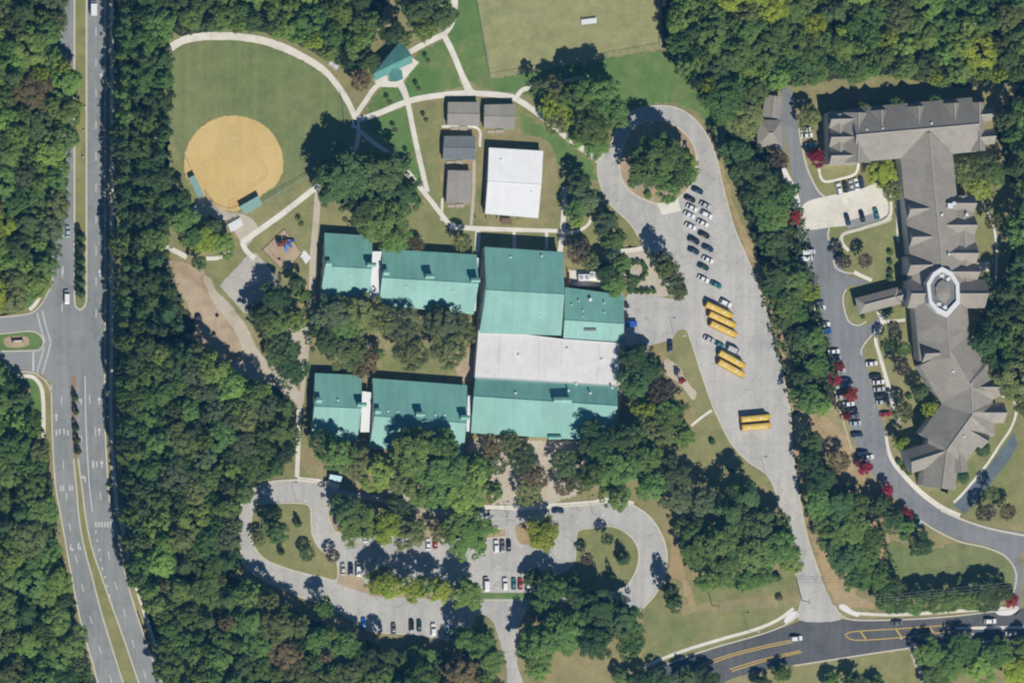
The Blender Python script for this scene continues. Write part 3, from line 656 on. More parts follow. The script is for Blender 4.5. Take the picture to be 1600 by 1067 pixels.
kerb([(1322,452),(1317,466),(1321,490),(1328,504),(1342,508),(1353,502)], ch, 2.2, 0.18)
strip("pavement", [(1372,486),(1378,498),(1376,512),(1368,530),(1376,560),(1390,610),(1404,662)], [7,7,6,5,6,6,8], 0.08, MT['path'])
strip("pavement", [(1378,503),(1414,500)], 5, 0.082, MT['path'])
kerb([(1376,512),(1358,528),(1346,545),(1346,555)], ch, 2.2)
strip("pavement", [(1384,680),(1392,715),(1412,742),(1440,770),(1470,792),(1500,806)], [4,6,7,8,8,8], 0.08, MT['path'])
kerb([(1470,797),(1505,812),(1545,825),(1600,836),(1700,852)], ch, 3.0)
kerb([(1434,810),(1462,828),(1500,846),(1540,855),(1572,870),(1588,900),(1576,950)], ch, 2.2)
kerb([(1300,595),(1312,640),(1330,700)], ch, 1.6)
strip("kerb_walk", [(1224,262),(1230,278),(1240,296),(1246,318),(1240,326)], [6,10,8,9,10], 0.1, MT['white_path'])
sheet("service_road", [(1490,790),(1503,772),(1543,731),(1568,698),(1584,676),(1590,692),(1580,714),(1552,750),(1526,782),(1508,802)], 0.06, ground_mat("blue_grey_asphalt", (0.15,0.19,0.215),(0.18,0.215,0.24)), smooth=False)
strip("pavement", [(1490,785),(1505,770),(1540,728),(1562,695),(1580,668),(1588,640),(1580,622),(1565,620)], 4, 0.08, MT['path'])
strip("path", [(1532,303),(1540,325),(1552,350),(1557,390),(1556,440)], 4, 0.08, MT['path'])
sheet("concrete_pad", [(1527,410),(1546,409),(1547,423),(1530,424)], 0.09, MT['path'], smooth=False)
strip("path", [(1402,285),(1401,320),(1402,360),(1403,378)], 3, 0.07, MT['path'])
sheet("garage_apron", [(1186,150),(1226,150),(1226,235),(1195,232)], 0.03, MT['grey_road'], smooth=False)

# ------------------------------------------------------------------ buildings
def centroid(pts):
    s = Vector((0, 0, 0))
    for p in pts: s += p
    return s / len(pts)

def wall_windows(root, p0, p1, z0, z1, pitch, wdt, off=0.06):
    """row of framed windows on the wall from p0 to p1 (outside on the right-hand side going p0 -> p1)"""
    d = Vector((p1.x - p0.x, p1.y - p0.y, 0)); L = d.length
    if L < pitch: return
    d.normalize(); nrm = Vector((d.y, -d.x, 0)); n = int(L / pitch)
    for i in range(n):
        c = Vector((p0.x, p0.y, 0)) + d * ((i + 0.5) * L / n) + nrm * off
        ang = math.atan2(d.y, d.x)
        v, f = box(c.x, c.y, (z0+z1)/2, wdt, 0.10, z1 - z0, ang)
        fr = mk("window", v, f, MT['frame'], root, off=root.location)
        c2 = c + nrm*0.05
        v, f = box(c2.x, c2.y, (z0+z1)/2, wdt-0.24, 0.06, z1 - z0 - 0.24, ang)
        mk("pane", v, f, MT['glass'], fr, off=root.location)

def gable_roof(root, TL, TR, RL, RR, BL, BR, he, hr, rmat, wmat, win=None, inset=0.45, th=0.18):
    """two roof slopes from six photograph points (eaves at he, ridge at hr) with walls under them"""
    tl, tr, bl_, br = (P(*q, he) for q in (TL, TR, BL, BR)); rl, rr = P(*RL, hr), P(*RR, hr)
    dn = Vector((0, 0, -th))
    for a, b, c, d in ((tl, tr, rr, rl), (rl, rr, br, bl_)):
        v = [a, b, c, d, a+dn, b+dn, c+dn, d+dn]
        f = [(0, 3, 2, 1), (4, 5, 6, 7), (0, 1, 5, 4), (1, 2, 6, 5), (2, 3, 7, 6), (3, 0, 4, 7)]
        mk("roof_slope", v, f, rmat, root, off=root.location)
    v, f = tube(rl + Vector((0,0,0.05)), rr + Vector((0,0,0.05)), 0.12, n=6)
    mk("ridge_cap", v, f, rmat, root, off=root.location)
    c = centroid([tl, tr, bl_, br])
    def ins(p, z):
        d = Vector((c.x - p.x, c.y - p.y, 0))
        q = p + Vector((math.copysign(min(inset, abs(d.x)), d.x), math.copysign(min(inset, abs(d.y)), d.y), 0)); q.z = z; return q
    zz = he - th - 0.02
    b = [ins(p, 0) for p in (tl, tr, br, bl_)]; t = [ins(p, zz) for p in (tl, tr, br, bl_)]
    rl2, rr2 = ins(rl, hr - th - 0.14), ins(rr, hr - th - 0.14)
    rl2 = Vector(((t[0].x + t[3].x)/2, rl2.y, rl2.z)); rr2 = Vector(((t[1].x + t[2].x)/2, rr2.y, rr2.z))
    v = b + t + [rl2, rr2]
    f = [(0, 4, 5, 1), (1, 5, 9, 6, 2), (2, 6, 7, 3), (3, 7, 8, 4, 0), (4, 8, 9, 5), (8, 7, 6, 9)]
    mk("wall", v, f, wmat, root, off=root.location)
    if win:
        z0, z1, pitch, wd = win
        wall_windows(root, b[3], b[2], z0, z1, pitch, wd); wall_windows(root, b[1], b[0], z0, z1, pitch, wd)
        wall_windows(root, b[0], b[3], z0, z1, pitch, wd); wall_windows(root, b[2], b[1], z0, z1, pitch, wd)
    # gutters along the two eaves
    for a, b2 in ((tl, tr), (bl_, br)):
        v, f = tube(a + Vector((0,0,-0.1)), b2 + Vector((0,0,-0.1)), 0.09, n=6); mk("gutter", v, f, MT['trim'], root, off=root.location)
    return dict(tl=tl, tr=tr, rl=rl, rr=rr, bl=bl_, br=br)

def dormer(root, px, py, h, wx=3.0, wy=1.3, ht=3.0, rmat=None):
    """small louvred roof ventilator with its own pitched cap"""
    p = P(px, py, h); x, y = p.x, p.y
    v, f = box(x, y, h - 0.4 + ht/2, wx, wy, ht + 0.8); o = mk("roof_ventilator", v, f, MT['trim'], root, off=root.location)
    z = h + ht - 0.0
    a = wx/2 + 0.25; b = wy/2 + 0.25
    V_ = [Vector((x-a, y-b, z+.02)), Vector((x+a, y-b, z+.02)), Vector((x+a, y+b, z+.02)), Vector((x-a, y+b, z+.02)), Vector((x-a, y, z+0.5)), Vector((x+a, y, z+0.5))]
    mk("ventilator_cap", V_, [(0,1,5,4),(2,3,4,5),(0,4,3),(1,2,5),(0,3,2,1)], rmat or MT['green_roof'], o, off=root.location)
    v, f = box(x, y - wy/2 - 0.04, h + 0.6, wx*0.7, 0.06, 0.9); mk("louvre", v, f, MT['dark_metal'], o, off=root.location)

def vent(root, px, py, h, r=0.25, ht=0.7, mat=None):
    p = P(px, py, h)
    v, f = tube((p.x, p.y, h-0.5), (p.x, p.y, h+ht), r, n=8); o = mk("vent_pipe", v, f, mat or MT['alu'], root, off=root.location)
    v, f = tube((p.x, p.y, h+ht), (p.x, p.y, h+ht+0.12), r*1.5, r*0.6, n=8); mk("vent_cap", v, f, mat or MT['alu'], o, off=root.location)

def bld(name, ref, label, cat='building'):
    g = P(*ref, 0); return empty(name, (g.x, g.y, 0), label, cat)

WIN = (1.0, 2.4, 4.5, 2.0)
EH, RH = 3.8, 7.2
r = bld("classroom_wing", (540,415), "short green-roofed classroom wing beside the playground, northwest of the school block")
gable_roof(r, (507,364),(582,369),(508,416),(581,420),(500,467),(577,470), EH, RH, MT['green_roof'], MT['wall'], WIN)
dormer(r, 512,412, 6.4, 1.7, 1.7, 1.7); dormer(r, 578,414, 6.4); vent(r, 547,431, 5.8)
r = bld("classroom_wing", (670,440), "long green-roofed classroom wing joined to the gymnasium, north of the planted courtyard")
gable_roof(r, (597,389),(745,398),(597,434),(748,443),(592,476),(740,491), EH, RH, MT['green_roof'], MT['wall'], WIN)
dormer(r, 602,426, 6.4, 1.7, 1.7, 1.7); dormer(r, 669,432, 6.4); dormer(r, 740,438, 6.4); vent(r, 634,449, 5.9); vent(r, 708,455, 5.9)
r = bld("classroom_wing", (530,635), "short green-roofed classroom wing at the school's southwest corner, south of the courtyard")
gable_roof(r, (492,583),(565,586),(491,635),(565,638),(486,686),(558,690), EH, RH, MT['green_roof'], MT['wall'], WIN)
dormer(r, 497,625, 6.4, 1.7, 1.7, 1.7); dormer(r, 563,632, 6.4); vent(r, 528,625, 6.3)
r = bld("classroom_wing", (655,650), "long green-roofed classroom wing south of the courtyard, half under the front oaks")
gable_roof(r, (582,591),(730,602),(585,650),(729,661),(577,700),(724,712), EH, RH, MT['green_roof'], MT['wall'], WIN)
dormer(r, 589,642, 6.4, 1.7, 1.7, 1.7); dormer(r, 654,647, 6.4); dormer(r, 724,652, 6.4)
for x, y in ((621,643),(606,642),(680,648),(694,648)): vent(r, x, y, 6.2)
# gymnasium
r = bld("gymnasium", (815,455), "tall green-roofed gymnasium, the largest green-roofed block of the school")
gable_roof(r, (757,386),(880,394),(760,453),(882,460),(749,520),(877,524), 6.6, 10.8, MT['green_roof'], MT['wall'], (3.8, 5.0, 7.0, 2.2))
for x, y, h in ((797,402,7.2),(843,494,8),(846,400,7.2)): vent(r, x, y, h)
r = bld("kitchen_wing", (928,490), "green-roofed kitchen wing with roof vents beside the service court, east of the gymnasium")
gable_roof(r, (883,449),(975,461),(882,500),(975,506),(880,531),(975,536), 4.6, 7.0, MT['green_roof'], MT['wall'], WIN)
for x, y in ((922,468),(904,470),(944,473),(893,476),(911,485),(944,488),(911,494)): vent(r, x, y, 5.6 + (y-460)*0.02, 0.2 if x != 922 else 0.45)
g0 = P(922,515,6.3); v, f = box(g0.x, g0.y, 6.45, 4.6, 1.0, 0.5); o = mk("roof_hatch", v, f, MT['metal'], r, off=r.location)
for i in range(7):
    v, f = box(g0.x - 1.9 + i*0.63, g0.y, 6.76, 0.3, 0.8, 0.12); mk("hatch_slat", v, f, MT['dark_metal'], o, off=r.location)
# flat white hall
r = bld("school_hall", (855,560), "flat white-roofed hall between the gymnasium and the southern office wing")
c4 = [P(748,514,5.0), P(880,530,5.0), P(968,536,5.0), P(964,603,5.0), P(742,590,5.0)]
V_ = c4 + [Vector((p.x, p.y, 4.6)) for p in c4]
mk("flat_roof", V_, [(4,3,2,1,0), (0,1,6,5),(1,2,7,6),(2,3,8,7),(3,4,9,8),(4,0,5,9)], MT['white_roof'], r, off=r.location)
cc = centroid(c4); wl = [p.lerp(cc, 0.01) for p in c4]
mk("wall", [Vector((p.x,p.y,4.58)) for p in wl] + [Vector((p.x,p.y,0)) for p in wl], [(0,1,6,5),(1,2,7,6),(2,3,8,7),(3,4,9,8),(4,0,5,9)], MT['wall'], r, off=r.location)
wall_windows(r, wl[3].copy(), wl[2].copy(), 1.0, 2.6, 5, 2.0)
for i in range(5):
    a, b = c4[i], c4[(i+1) % 5]; d = (b-a).normalized(); L = (b-a).length
    m_ = (a+b)/2; v, f = box(m_.x, m_.y, 5.1, L - 0.22, 0.2, 0.24, math.atan2(d.y, d.x)); mk("parapet", v, f, MT['frame'], r, off=r.location)
for x, y in ((900,600),(810,555),(886,545),(940,562)): 
    g0 = P(x, y, 5.0); v, f = box(g0.x, g0.y, 5.25, 0.9, 0.9, 0.5); mk("roof_unit", v, f, MT['alu'], r, off=r.location)
r = bld("office_wing", (850,640), "long green-roofed office wing facing the front car park, southern edge of the school")
gable_roof(r, (743,588),(965,604),(740,619),(965,634),(736,676),(962,690), 4.2, 7.6, MT['green_roof'], MT['wall'], WIN)
dormer(r, 877,625, 7.1, 6.6, 1.8, 2.0); dormer(r, 866,683, 4.4, 4.5, 1.2, 0.9)
for x, y in ((805,614),(888,610),(922,614),(956,606)): vent(r, x, y, 6.2, 0.3)
# covered links between wings
def link(label, pts, h=3.3):
    q = [P(*p, h) for p in pts]; c = centroid(q); r = empty("covered_walkway", (c.x, c.y, 0), label, "walkway")
    n = len(q); V_ = q + [Vector((p.x, p.y, h-0.3)) for p in q]
    F = [tuple(reversed(range(n)))] + [(i, (i+1) % n, n+(i+1) % n, n+i) for i in range(n)] + [tuple(range(n, 2*n))]
    mk("flat_roof", V_, F, MT['pure_roof'], r, off=r.location)
    for p in q:
        s = p.lerp(c, 0.14); v, f = tube((s.x, s.y, 0), (s.x, s.y, h-0.3), 0.12); mk("post", v, f, MT['frame'], r, off=r.location)
    s = [p.lerp(c, 0.3) for p in q]
link("white flat-roofed link between the short and long northern classroom wings", [(582,393),(597,393),(593,467),(578,467)], 4.0)
link("white flat-roofed link between the short and long southern classroom wings", [(566,611),(580,613),(577,675),(563,675)], 4.0)
link("thin white link roof between the long southern classroom wing and office wing", [(731,618),(737,618),(733,674),(729,674)], 4.0)
link("small white link roof by the northern end of the gymnasium's west wall", [(745,403),(750,403),(749,420),(744,420)], 3.2)
link("small white link roof by the southern end of the gymnasium's west wall", [(741,464),(746,463),(743,486),(738,486)], 3.2)
# portable classrooms
sheet("trodden_ground", [(688,195),(752,193),(812,200),(812,212),(752,214),(750,262),(742,322),(690,324),(684,250)], 0.015, MT['reddish'], wob=2.6, smooth=False)
def portable(label, TL, TR, BR, BL, vert=False, mat='port_roof', h=3.0):
    c = ((TL[0]+BR[0])/2, (TL[1]+BR[1])/2); r = bld("portable_classroom", c, label); r["group"] = "portable classrooms"; r["category"] = "portable classroom"
    mid = lambda a, b: ((a[0]+b[0])/2, (a[1]+b[1])/2)
    if not vert: gable_roof(r, TL, TR, mid(TL, BL), mid(TR, BR), BL, BR, h, h+0.7, MT[mat], MT['siding'], (1.0, 2.1, 4.0, 1.2), 0.25)
    else: gable_roof_v(r, TL, TR, BR, BL, h, h+0.7, MT[mat], MT['siding'])
    g0 = P((BL[0]+BR[0])/2 + (0 if not vert else 2), max(BL[1], BR[1]) + 3, 0)
    v, f = box(g0.x, g0.y - 0.3, 0.45, 3.2, 1.5, 0.14); dk_ = mk("deck", v, f, MT['siding'], r, off=r.location)
    v, f = box(g0.x - 3.3, g0.y - 0.3, 0.25, 3.4, 1.1, 0.12); mk("ramp", v, f, MT['siding'], r, off=r.location)
    for q_ in (-1.5, 0, 1.5): v, f = box(g0.x + q_, g0.y - 1.0, 0.8, 0.1, 0.1, 1.1); mk("rail_post", v, f, MT['wood'], dk_, off=r.location)
    return r
def gable_roof_v(root, TL, TR, BR, BL, he, hr, rmat, wmat):
    mid = lambda a, b: ((a[0]+b[0])/2, (a[1]+b[1])/2)
    tl, tr, bl_, br = (P(*q, he) for q in (TL, TR, BL, BR)); rt, rb = P(*mid(TL, TR), hr), P(*mid(BL, BR), hr); dn = Vector((0,0,-0.15))
    for a, b, c, d in ((tl, rt, rb, bl_), (rt, tr, br, rb)):
        v = [a, b, c, d, a+dn, b+dn, c+dn, d+dn]
        mk("roof_slope", v, [(0,3,2,1),(4,5,6,7),(0,1,5,4),(1,2,6,5),(2,3,7,6),(3,0,4,7)], rmat, root, off=root.location)
    c = centroid([tl, tr, bl_, br])
    b = [p.lerp(c, 0.04) for p in (tl, tr, br, bl_)]
    V_ = [Vector((p.x, p.y, 0)) for p in b] + [Vector((p.x, p.y, he-0.17)) for p in b]
    mk("wall", V_, [(0,4,5,1),(1,5,6,2),(2,6,7,3),(3,7,4,0)], wmat, root, off=root.location)
    wall_windows(root, V_[0], V_[3], 1.0, 2.1, 4, 1.2)
portable("brown-roofed portable classroom at the path, western of the top pair", (700,160),(749,160),(749,197),(699,196))
portable("brown-roofed portable classroom at the path, eastern of the top pair", (757,164),(806,163),(805,202),(756,200))
portable("dark grey-roofed portable classroom in the middle of the western column", (694,213),(743,213),(743,250),(692,249), False, 'slate')
portable("brown-roofed portable classroom standing lengthways west of the white-roofed annex", (700,266),(737,267),(736,318),(697,317), True)
r = bld("annex_building", (803,285), "bright white-roofed annex building on the dirt yard north of the gymnasium")
gable_roof(r, (764,231),(849,236),(762,284),(846,289),(758,334),(841,341), 3.9, 4.35, MT['pure_roof'], MT['siding'], (1.0, 2.2, 5.0, 1.4), 0.3)
g0 = P(790,346,0); v, f = box(g0.x, g0.y, 1.4, 4.0, 2.4, 0.14); o = mk("porch_roof", v, f, MT['wood'], r, off=r.location)
for i in range(5): v, f = box(g0.x - 12 + i*4.2, g0.y + 1.7, 0.5, 0.12, 1.2, 1.0); mk("rail_post", v, f, MT['wood'], r, off=r.location)
for x, y in ((783,250),(830,300)): vent(r, x, y, 4.1, 0.2, 0.4)

# pavilion with a gabled porch
r = bld("pavilion", (613,98), "green-roofed open pavilion with a small gabled porch beside the lawn paths", "pavilion")
def slab(root, name, pts, mat, th=0.15):
    q = [P(*p[:2], p[2]) for p in pts]; n = len(q); V_ = q + [p - Vector((0,0,th)) for p in q]
    nrm = (q[1]-q[0]).cross(q[2]-q[0]); up = tuple(range(n)) if nrm.z > 0 else tuple(reversed(range(n)))
    return mk(name, V_, [up] + [(i, (i+1) % n, n+(i+1) % n, n+i) for i in range(n)] + [tuple(n+i for i in reversed(up))], mat, root, off=root.location)
slab(r, "roof_slope", [(582,109,3.2),(626,64,3.2),(643,87,6.4),(584,115,6.4)], MT['pav_roof'])
slab(r, "roof_slope", [(584,115,6.4),(643,87,6.4),(645,98,3.2),(585,127,3.2)], MT['pav_roof'])
slab(r, "porch_roof", [(613,106,4.6),(619,128,4.6),(609,128,3.2),(606,112,3.2)], MT['pav_roof'])
slab(r, "porch_roof", [(613,106,4.6),(628,110,3.2),(630,124,3.2),(619,128,4.6)], MT['pav_roof'])
for x, y in ((588,123),(604,116),(622,108),(641,98),(586,110),(603,92),(624,70)):
    g0 = P(x, y, 2.9); v, f = tube((g0.x, g0.y, 0), (g0.x, g0.y, 3.1), 0.16); mk("post", v, f, MT['wood'], r, off=r.location)
for x, y in ((610,126),(628,122)):
    g0 = P(x, y, 2.9); v, f = tube((g0.x, g0.y, 0), (g0.x, g0.y, 3.0), 0.14); mk("post", v, f, MT['wood'], r, off=r.location)
# second roofed shelter in the tree shade by the sports field
# dugouts
def dugout(label, pts):
    q = [P(*p, 2.6) for p in pts]; c = centroid(q); r = empty("dugout", (c.x, c.y, 0), label, "dugout", "ball field dugouts")
    hi = [q[0], q[1], q[2] - Vector((0,0,0.35)), q[3] - Vector((0,0,0.35))]
    V_ = hi + [p - Vector((0,0,0.15)) for p in hi]
    mk("roof", V_, [(3,2,1,0),(4,5,6,7),(0,1,5,4),(1,2,6,5),(2,3,7,6),(3,0,4,7)], MT['dugout_roof'], r, off=r.location)
    s = [p.lerp(c, 0.08) for p in q]
    for i, j in ((1,2),(2,3),(3,0)):
        a, b = s[i], s[j]; m_ = (a+b)/2; d = b-a
        v, f = box(m_.x, m_.y, 0.85, d.length - 0.2, 0.15, 1.7, math.atan2(d.y, d.x)); mk("wall", v, f, MT['wall'], r, off=r.location)
    a, b = s[0].lerp(c, 0.3), s[1].lerp(c, 0.3); m_ = (a+b)/2; d = b-a
    v, f = box(m_.x, m_.y, 0.45, d.length*0.8, 0.35, 0.08, math.atan2(d.y, d.x)); mk("bench", v, f, MT['wood'], r, off=r.location)
dugout("green-roofed dugout along the third-base side of the clay infield", [(304,274),(320,307),(310,309),(295,278)][0:2] + [(310,309),(295,278)])
dugout("green-roofed dugout along the first-base side of the clay infield", [(374,323),(404,306),(411,320),(383,335)])

# ------------------------------------------------------------------ care home
ch_b = bld("care_home", (1465,440), "large grey-shingled care home with many gables and an octagonal roof turret", "care home")
def gblock(root, A, B, hw, he, hr, hipA=False, hipB=False, mat=None, wall=True, ext=0.0):
    """gabled block along ridge A-B (photograph pixels at ridge height); hw half width in metres"""
    mat = mat or MT['shingle']
    a, b = P(*A, hr), P(*B, hr); d = (b-a); d.z = 0; d.normalize(); n = Vector((-d.y, d.x, 0))
    ea = a - d*(hw*0.8 if hipA else ext); eb = b + d*(hw*0.8 if hipB else ext)
    if not hipA: a = ea.copy()
    if not hipB: b = eb.copy()
    z = lambda p, h: Vector((p.x, p.y, h))
    c = [z(ea+n*hw, he), z(eb+n*hw, he), z(eb-n*hw, he), z(ea-n*hw, he)]
    dn = Vector((0,0,-0.22))
    V_ = c + [a, b] + [p+dn for p in c] + [a+dn, b+dn]
    F = [(1,0,4,5),(3,2,5,4)]
    U = [(7,11,10,6),(9,10,11,8)]
    E = [(0,1,7,6),(2,3,9,8)]
    if hipA: F.append((0,3,4)); U.append((6,10,9)); E.append((3,0,6,9))
    else: E += [(0,6,10,4),(4,10,9,3)]
    if hipB: F.append((2,1,5)); U.append((8,11,7)); E.append((1,2,8,7))
    else: E += [(1,5,11,7),(5,2,8,11)]
    mk("roof", V_, F+U+E, mat, root, off=root.location)
    v_, f_ = tube(a + Vector((0,0,0.03)), b + Vector((0,0,0.03)), 0.24, n=6); mk("ridge_cap", v_, f_, MT['ridge'], root, off=root.location)
    if wall:
        i = 0.45; e0 = ea + d*i; e1 = eb - d*i; w_ = hw - i; zt = he - 0.24
        q = [e0+n*w_, e1+n*w_, e1-n*w_, e0-n*w_]
        V_ = [z(p, 0) for p in q] + [z(p, zt) for p in q]
        F = [(0,1,5,4),(2,3,7,6)]
        ra, rb = z(e0, hr-0.5), z(e1, hr-0.5)
        V_ += [ra, rb]
        F.append((3,0,4,8,7) if not hipA else (3,0,4,7)); F.append((1,2,6,9,5) if not hipB else (1,2,6,5))
        mk("wall", V_, F, MT['pale_siding'], root, off=root.location)
        return [z(p, 0) for p in q]
EV, RG = 8.0, 13.6
def facade(root, p0, p1, zs=(1.0, 3.7, 6.2), pitch=5.5):
    for z0 in zs: wall_windows(root, p0, p1, z0, z0+1.4, pitch, 1.3)
# main wings
q = gblock(ch_b, (1350,210), (1518,195), 10.6, EV, RG, False, False, ext=3.0); facade(ch_b, q[1], q[0])
q = gblock(ch_b, (1452,207), (1470,395), 10.2, EV, RG, False, False); facade(ch_b, q[2], q[3]); facade(ch_b, q[1], q[0])
q = gblock(ch_b, (1470,393), (1485,560), 10.2, EV, RG); facade(ch_b, q[2], q[3])
gblock(ch_b, (1484,548), (1518,606), 11.5, EV, RG, False, True)
q = gblock(ch_b, (1517,598), (1520,652), 10.0, EV, RG, True, True)
q = gblock(ch_b, (1522,644), (1477,706), 10.5, EV, RG, True, False, ext=-1.0); facade(ch_b, q[1], q[0])
# cross gables: west side of the stem
for (x0, x1, y, hw_) in ((1452,1417,327,3.8),(1456,1420,371,3.9),(1458,1417,415,3.9),(1470,1440,553,3.6)):
    gblock(ch_b, (x0, y-1), (x1+6, y), hw_, EV-0.05, RG-1.0)
# wide cross wing under the turret
gblock(ch_b, (1424,459), (1545,459), 5.6, EV-0.03, RG-1.1)
# east side gables
for (x0, x1, y, hw_) in ((1472,1527,318,3.2),(1472,1528,352,3.4),(1474,1530,396,4.0),(1478,1532,425,3.0)):
    gblock(ch_b, (x0, y), (x1, y), hw_, EV-0.06, RG-2.2)
gblock(ch_b, (1505,306), (1511,440), 4.6, EV-0.5, EV+1.3)
# north side gables of the top wing
for (x, y0, y1) in ((1378,203,172),(1436,198,166),(1492,193,161)):
    gblock(ch_b, (x+1, y0), (x-1, y1), 4.1, EV-0.05, RG-1.5)
gblock(ch_b, (1531,196), (1530,160), 3.0, EV-0.08, RG-2.4); gblock(ch_b, (1530,196), (1532,236), 3.2, EV-0.08, RG-2.4)
gblock(ch_b, (1530,180), (1556,178), 2.6, EV-0.1, RG-3.0); gblock(ch_b, (1530,215), (1557,213), 3.0, EV-0.1, RG-3.0)
# west end of the top wing
gblock(ch_b, (1342,176), (1341,254), 6.0, EV-0.04, RG-1.5)
for y, hw_ in ((186,3.2),(214,3.6),(243,3.6)):
    gblock(ch_b, (1340,y), (1299,y+1), hw_, EV-0.1, RG-2.6)
gblock(ch_b, (1312,178), (1314,252), 4.0, EV-0.4, EV+1.6)
# south-eastern gables and the end of the lower wing
gblock(ch_b, (1519,605), (1569,605), 3.6, EV-0.04, RG-1.8); gblock(ch_b, (1519,645), (1574,645), 4.0, EV-0.06, RG-1.8)
gblock(ch_b, (1508,668), (1545,690), 3.2, EV-0.06, RG-2.0)
gblock(ch_b, (1480,700), (1472,763), 6.4, EV-0.05, RG-1.6, True, False); gblock(ch_b, (1480,704), (1424,722), 4.6, EV-0.07, RG-2.0)
gblock(ch_b, (1500,700), (1503,738), 3.2, EV-0.09, RG-2.8)
# turret: octagonal parapet, walkway and glazed lantern
oc = [(1472,417),(1488,425),(1499,443),(1500,474),(1480,496),(1464,488),(1452,474),(1448,443),(1458,426)]
ocw = [P(*p, 14.6) for p in oc]; cc = centroid(ocw)
n = len(ocw); inner = [p.lerp(cc, 0.22) for p in ocw]
V_ = ocw + inner + [p - Vector((0,0,4.5)) for p in ocw] + [p - Vector((0,0,1.0)) for p in inner]
F = []
for i in range(n):
    j = (i+1) % n; F += [(i, j, n+j, n+i)[::-1], (i, 2*n+i, 2*n+j, j), (n+i, n+j, 3*n+j, 3*n+i)]
tur = mk("turret_parapet", V_, F, MT['frame'], ch_b, off=ch_b.location)
dk = [Vector((p.x, p.y, 13.6)) for p in inner]; dk2 = [p.lerp(cc, 0.42) for p in inner]; dk2 = [Vector((p.x, p.y, 13.6)) for p in dk2]
mk("turret_deck", [p.lerp(cc, 0.004) - Vector((0,0,0.02 + 0.0*i)) for i, p in enumerate(dk)], [tuple(reversed(range(n)))], MT['slate'], tur, off=ch_b.location)
lt = [Vector((p.x, p.y, 14.5)) for p in dk2]; ap = Vector((cc.x, cc.y, 15.4))
mk("turret_roof", lt + [ap] + [p - Vector((0,0,1.0)) for p in lt], [((i+1) % n, i, n) for i in range(n)] + [(i, n+1+i, n+1+(i+1) % n, (i+1) % n) for i in range(n)], MT['shingle'], tur, off=ch_b.location)
for i, p in enumerate(inner):
    if i in (0, 1, 4, 5):
        q_ = p.lerp(cc, 0.2); v, f = box(q_.x, q_.y, 13.85, 1.6, 1.2, 0.5, i*0.6); mk("roof_unit", v, f, MT['frame'], tur, off=ch_b.location)
for x, y, h, s in ((1484,322,11.8,2.0),(1490,318,11.0,1.2),(1471,336,12.6,0.9),(1510,336,10.0,1.1),(1482,398,12.6,0.8)):
    g0 = P(x, y, h); v, f = box(g0.x, g0.y, h+0.3, s, s, 1.0); mk("roof_unit", v, f, MT['alu'], ch_b, off=ch_b.location)
for x, y in ((1354,203),(1379,201),(1404,204),(1427,202),(1455,193),(1476,196),(1502,194),(1489,580),(1518,653),(1506,682)):
    vent(ch_b, x, y, 12.3, 0.3, 0.5)
# porte-cochere
pc = bld("entrance_canopy", (1378,468), "grey-roofed drive-through entrance canopy west of the care home's turret", "canopy")
gblock(pc, (1352,476), (1398,464), 3.3, 4.2, 6.2, True, True, wall=False); gblock(pc, (1394,466), (1418,459), 2.2, 4.0, 5.6, wall=False)
for x, y in ((1346,470),(1350,487),(1370,464),(1376,481),(1396,458),(1402,474)):
    g0 = P(x, y, 4.0); v, f = box(g0.x, g0.y, 2.0, 0.5, 0.5, 4.0); mk("pillar", v, f, MT['frame'], pc, off=pc.location)
r = bld("garage", (1205,208), "grey hip-roofed garage beside the care home drive", "garage")
gblock(r, (1203,208), (1208,208), 5.2, 3.2, 5.6, True, True)
r = bld("garage", (1208,165), "narrow grey-roofed shed north of the hip-roofed garage, edged by trees", "garage")
gblock(r, (1210,150), (1206,184), 3.4, 3.0, 4.2)

# ------------------------------------------------------------------ vehicles
PAINT = {k: plain("paint_"+k.replace(' ', '_'), c, 0.3, 0.03, 0.5, 0.5) for k, c in dict(
    white=(0.80,0.80,0.80), silver=(0.50,0.51,0.52), black=(0.018,0.018,0.02), grey=(0.15,0.155,0.165), red=(0.40,0.03,0.03), blue=(0.02,0.13,0.48)).items()}
PAINT['dark blue'] = plain("paint_dark_blue", (0.025,0.045,0.09), 0.3, 0.03); PAINT['pale blue'] = plain("paint_pale_blue", (0.36,0.50,0.56), 0.3, 0.03)
PAINT['teal'] = plain("paint_teal", (0.05,0.20,0.22), 0.3, 0.03); PAINT['beige'] = plain("paint_beige", (0.52,0.49,0.40), 0.3, 0.03)
PAINT['dark green'] = plain("paint_dark_green", (0.02,0.06,0.05), 0.3, 0.03)
def loft(sections):
    """closed skin over cross-sections [(x, halfwidth_bottom, z_bottom, halfwidth_top, z_top)]"""
    V_ = []; F = []
    for (x, wb, zb, wt, zt) in sections:
        zm = zb + (zt - zb)*0.55; wm = max(wb, wt)*1.0
        V_ += [(x, -wb, zb), (x, -wm, zm), (x, -wt, zt), (x, wt, zt), (x, wm, zm), (x, wb, zb)]
    for i in range(len(sections)-1):
        for k in range(6):
            l = (k+1) % 6; F.append((i*6+k, i*6+l, (i+1)*6+l, (i+1)*6+k))
    F.append((5,4,3,2,1,0)); b = (len(sections)-1)*6; F.append(tuple(b+i for i in range(6)))
    return V_, F
def me_of(name, vf, mat, smooth=False):
    me = bpy.data.meshes.new(name); me.from_pydata([tuple(v) for v in vf[0]], [], vf[1]); me.materials.append(mat)
    bm = bmesh.new(); bm.from_mesh(me); bmesh.ops.recalc_face_normals(bm, faces=bm.faces); bm.to_mesh(me); bm.free()
    return me
def wheel_mesh(r=0.33, w_=0.22):
    return me_of("wheel", tube((0,-w_/2,0), (0,w_/2,0), r, n=14), MT['rubber'])
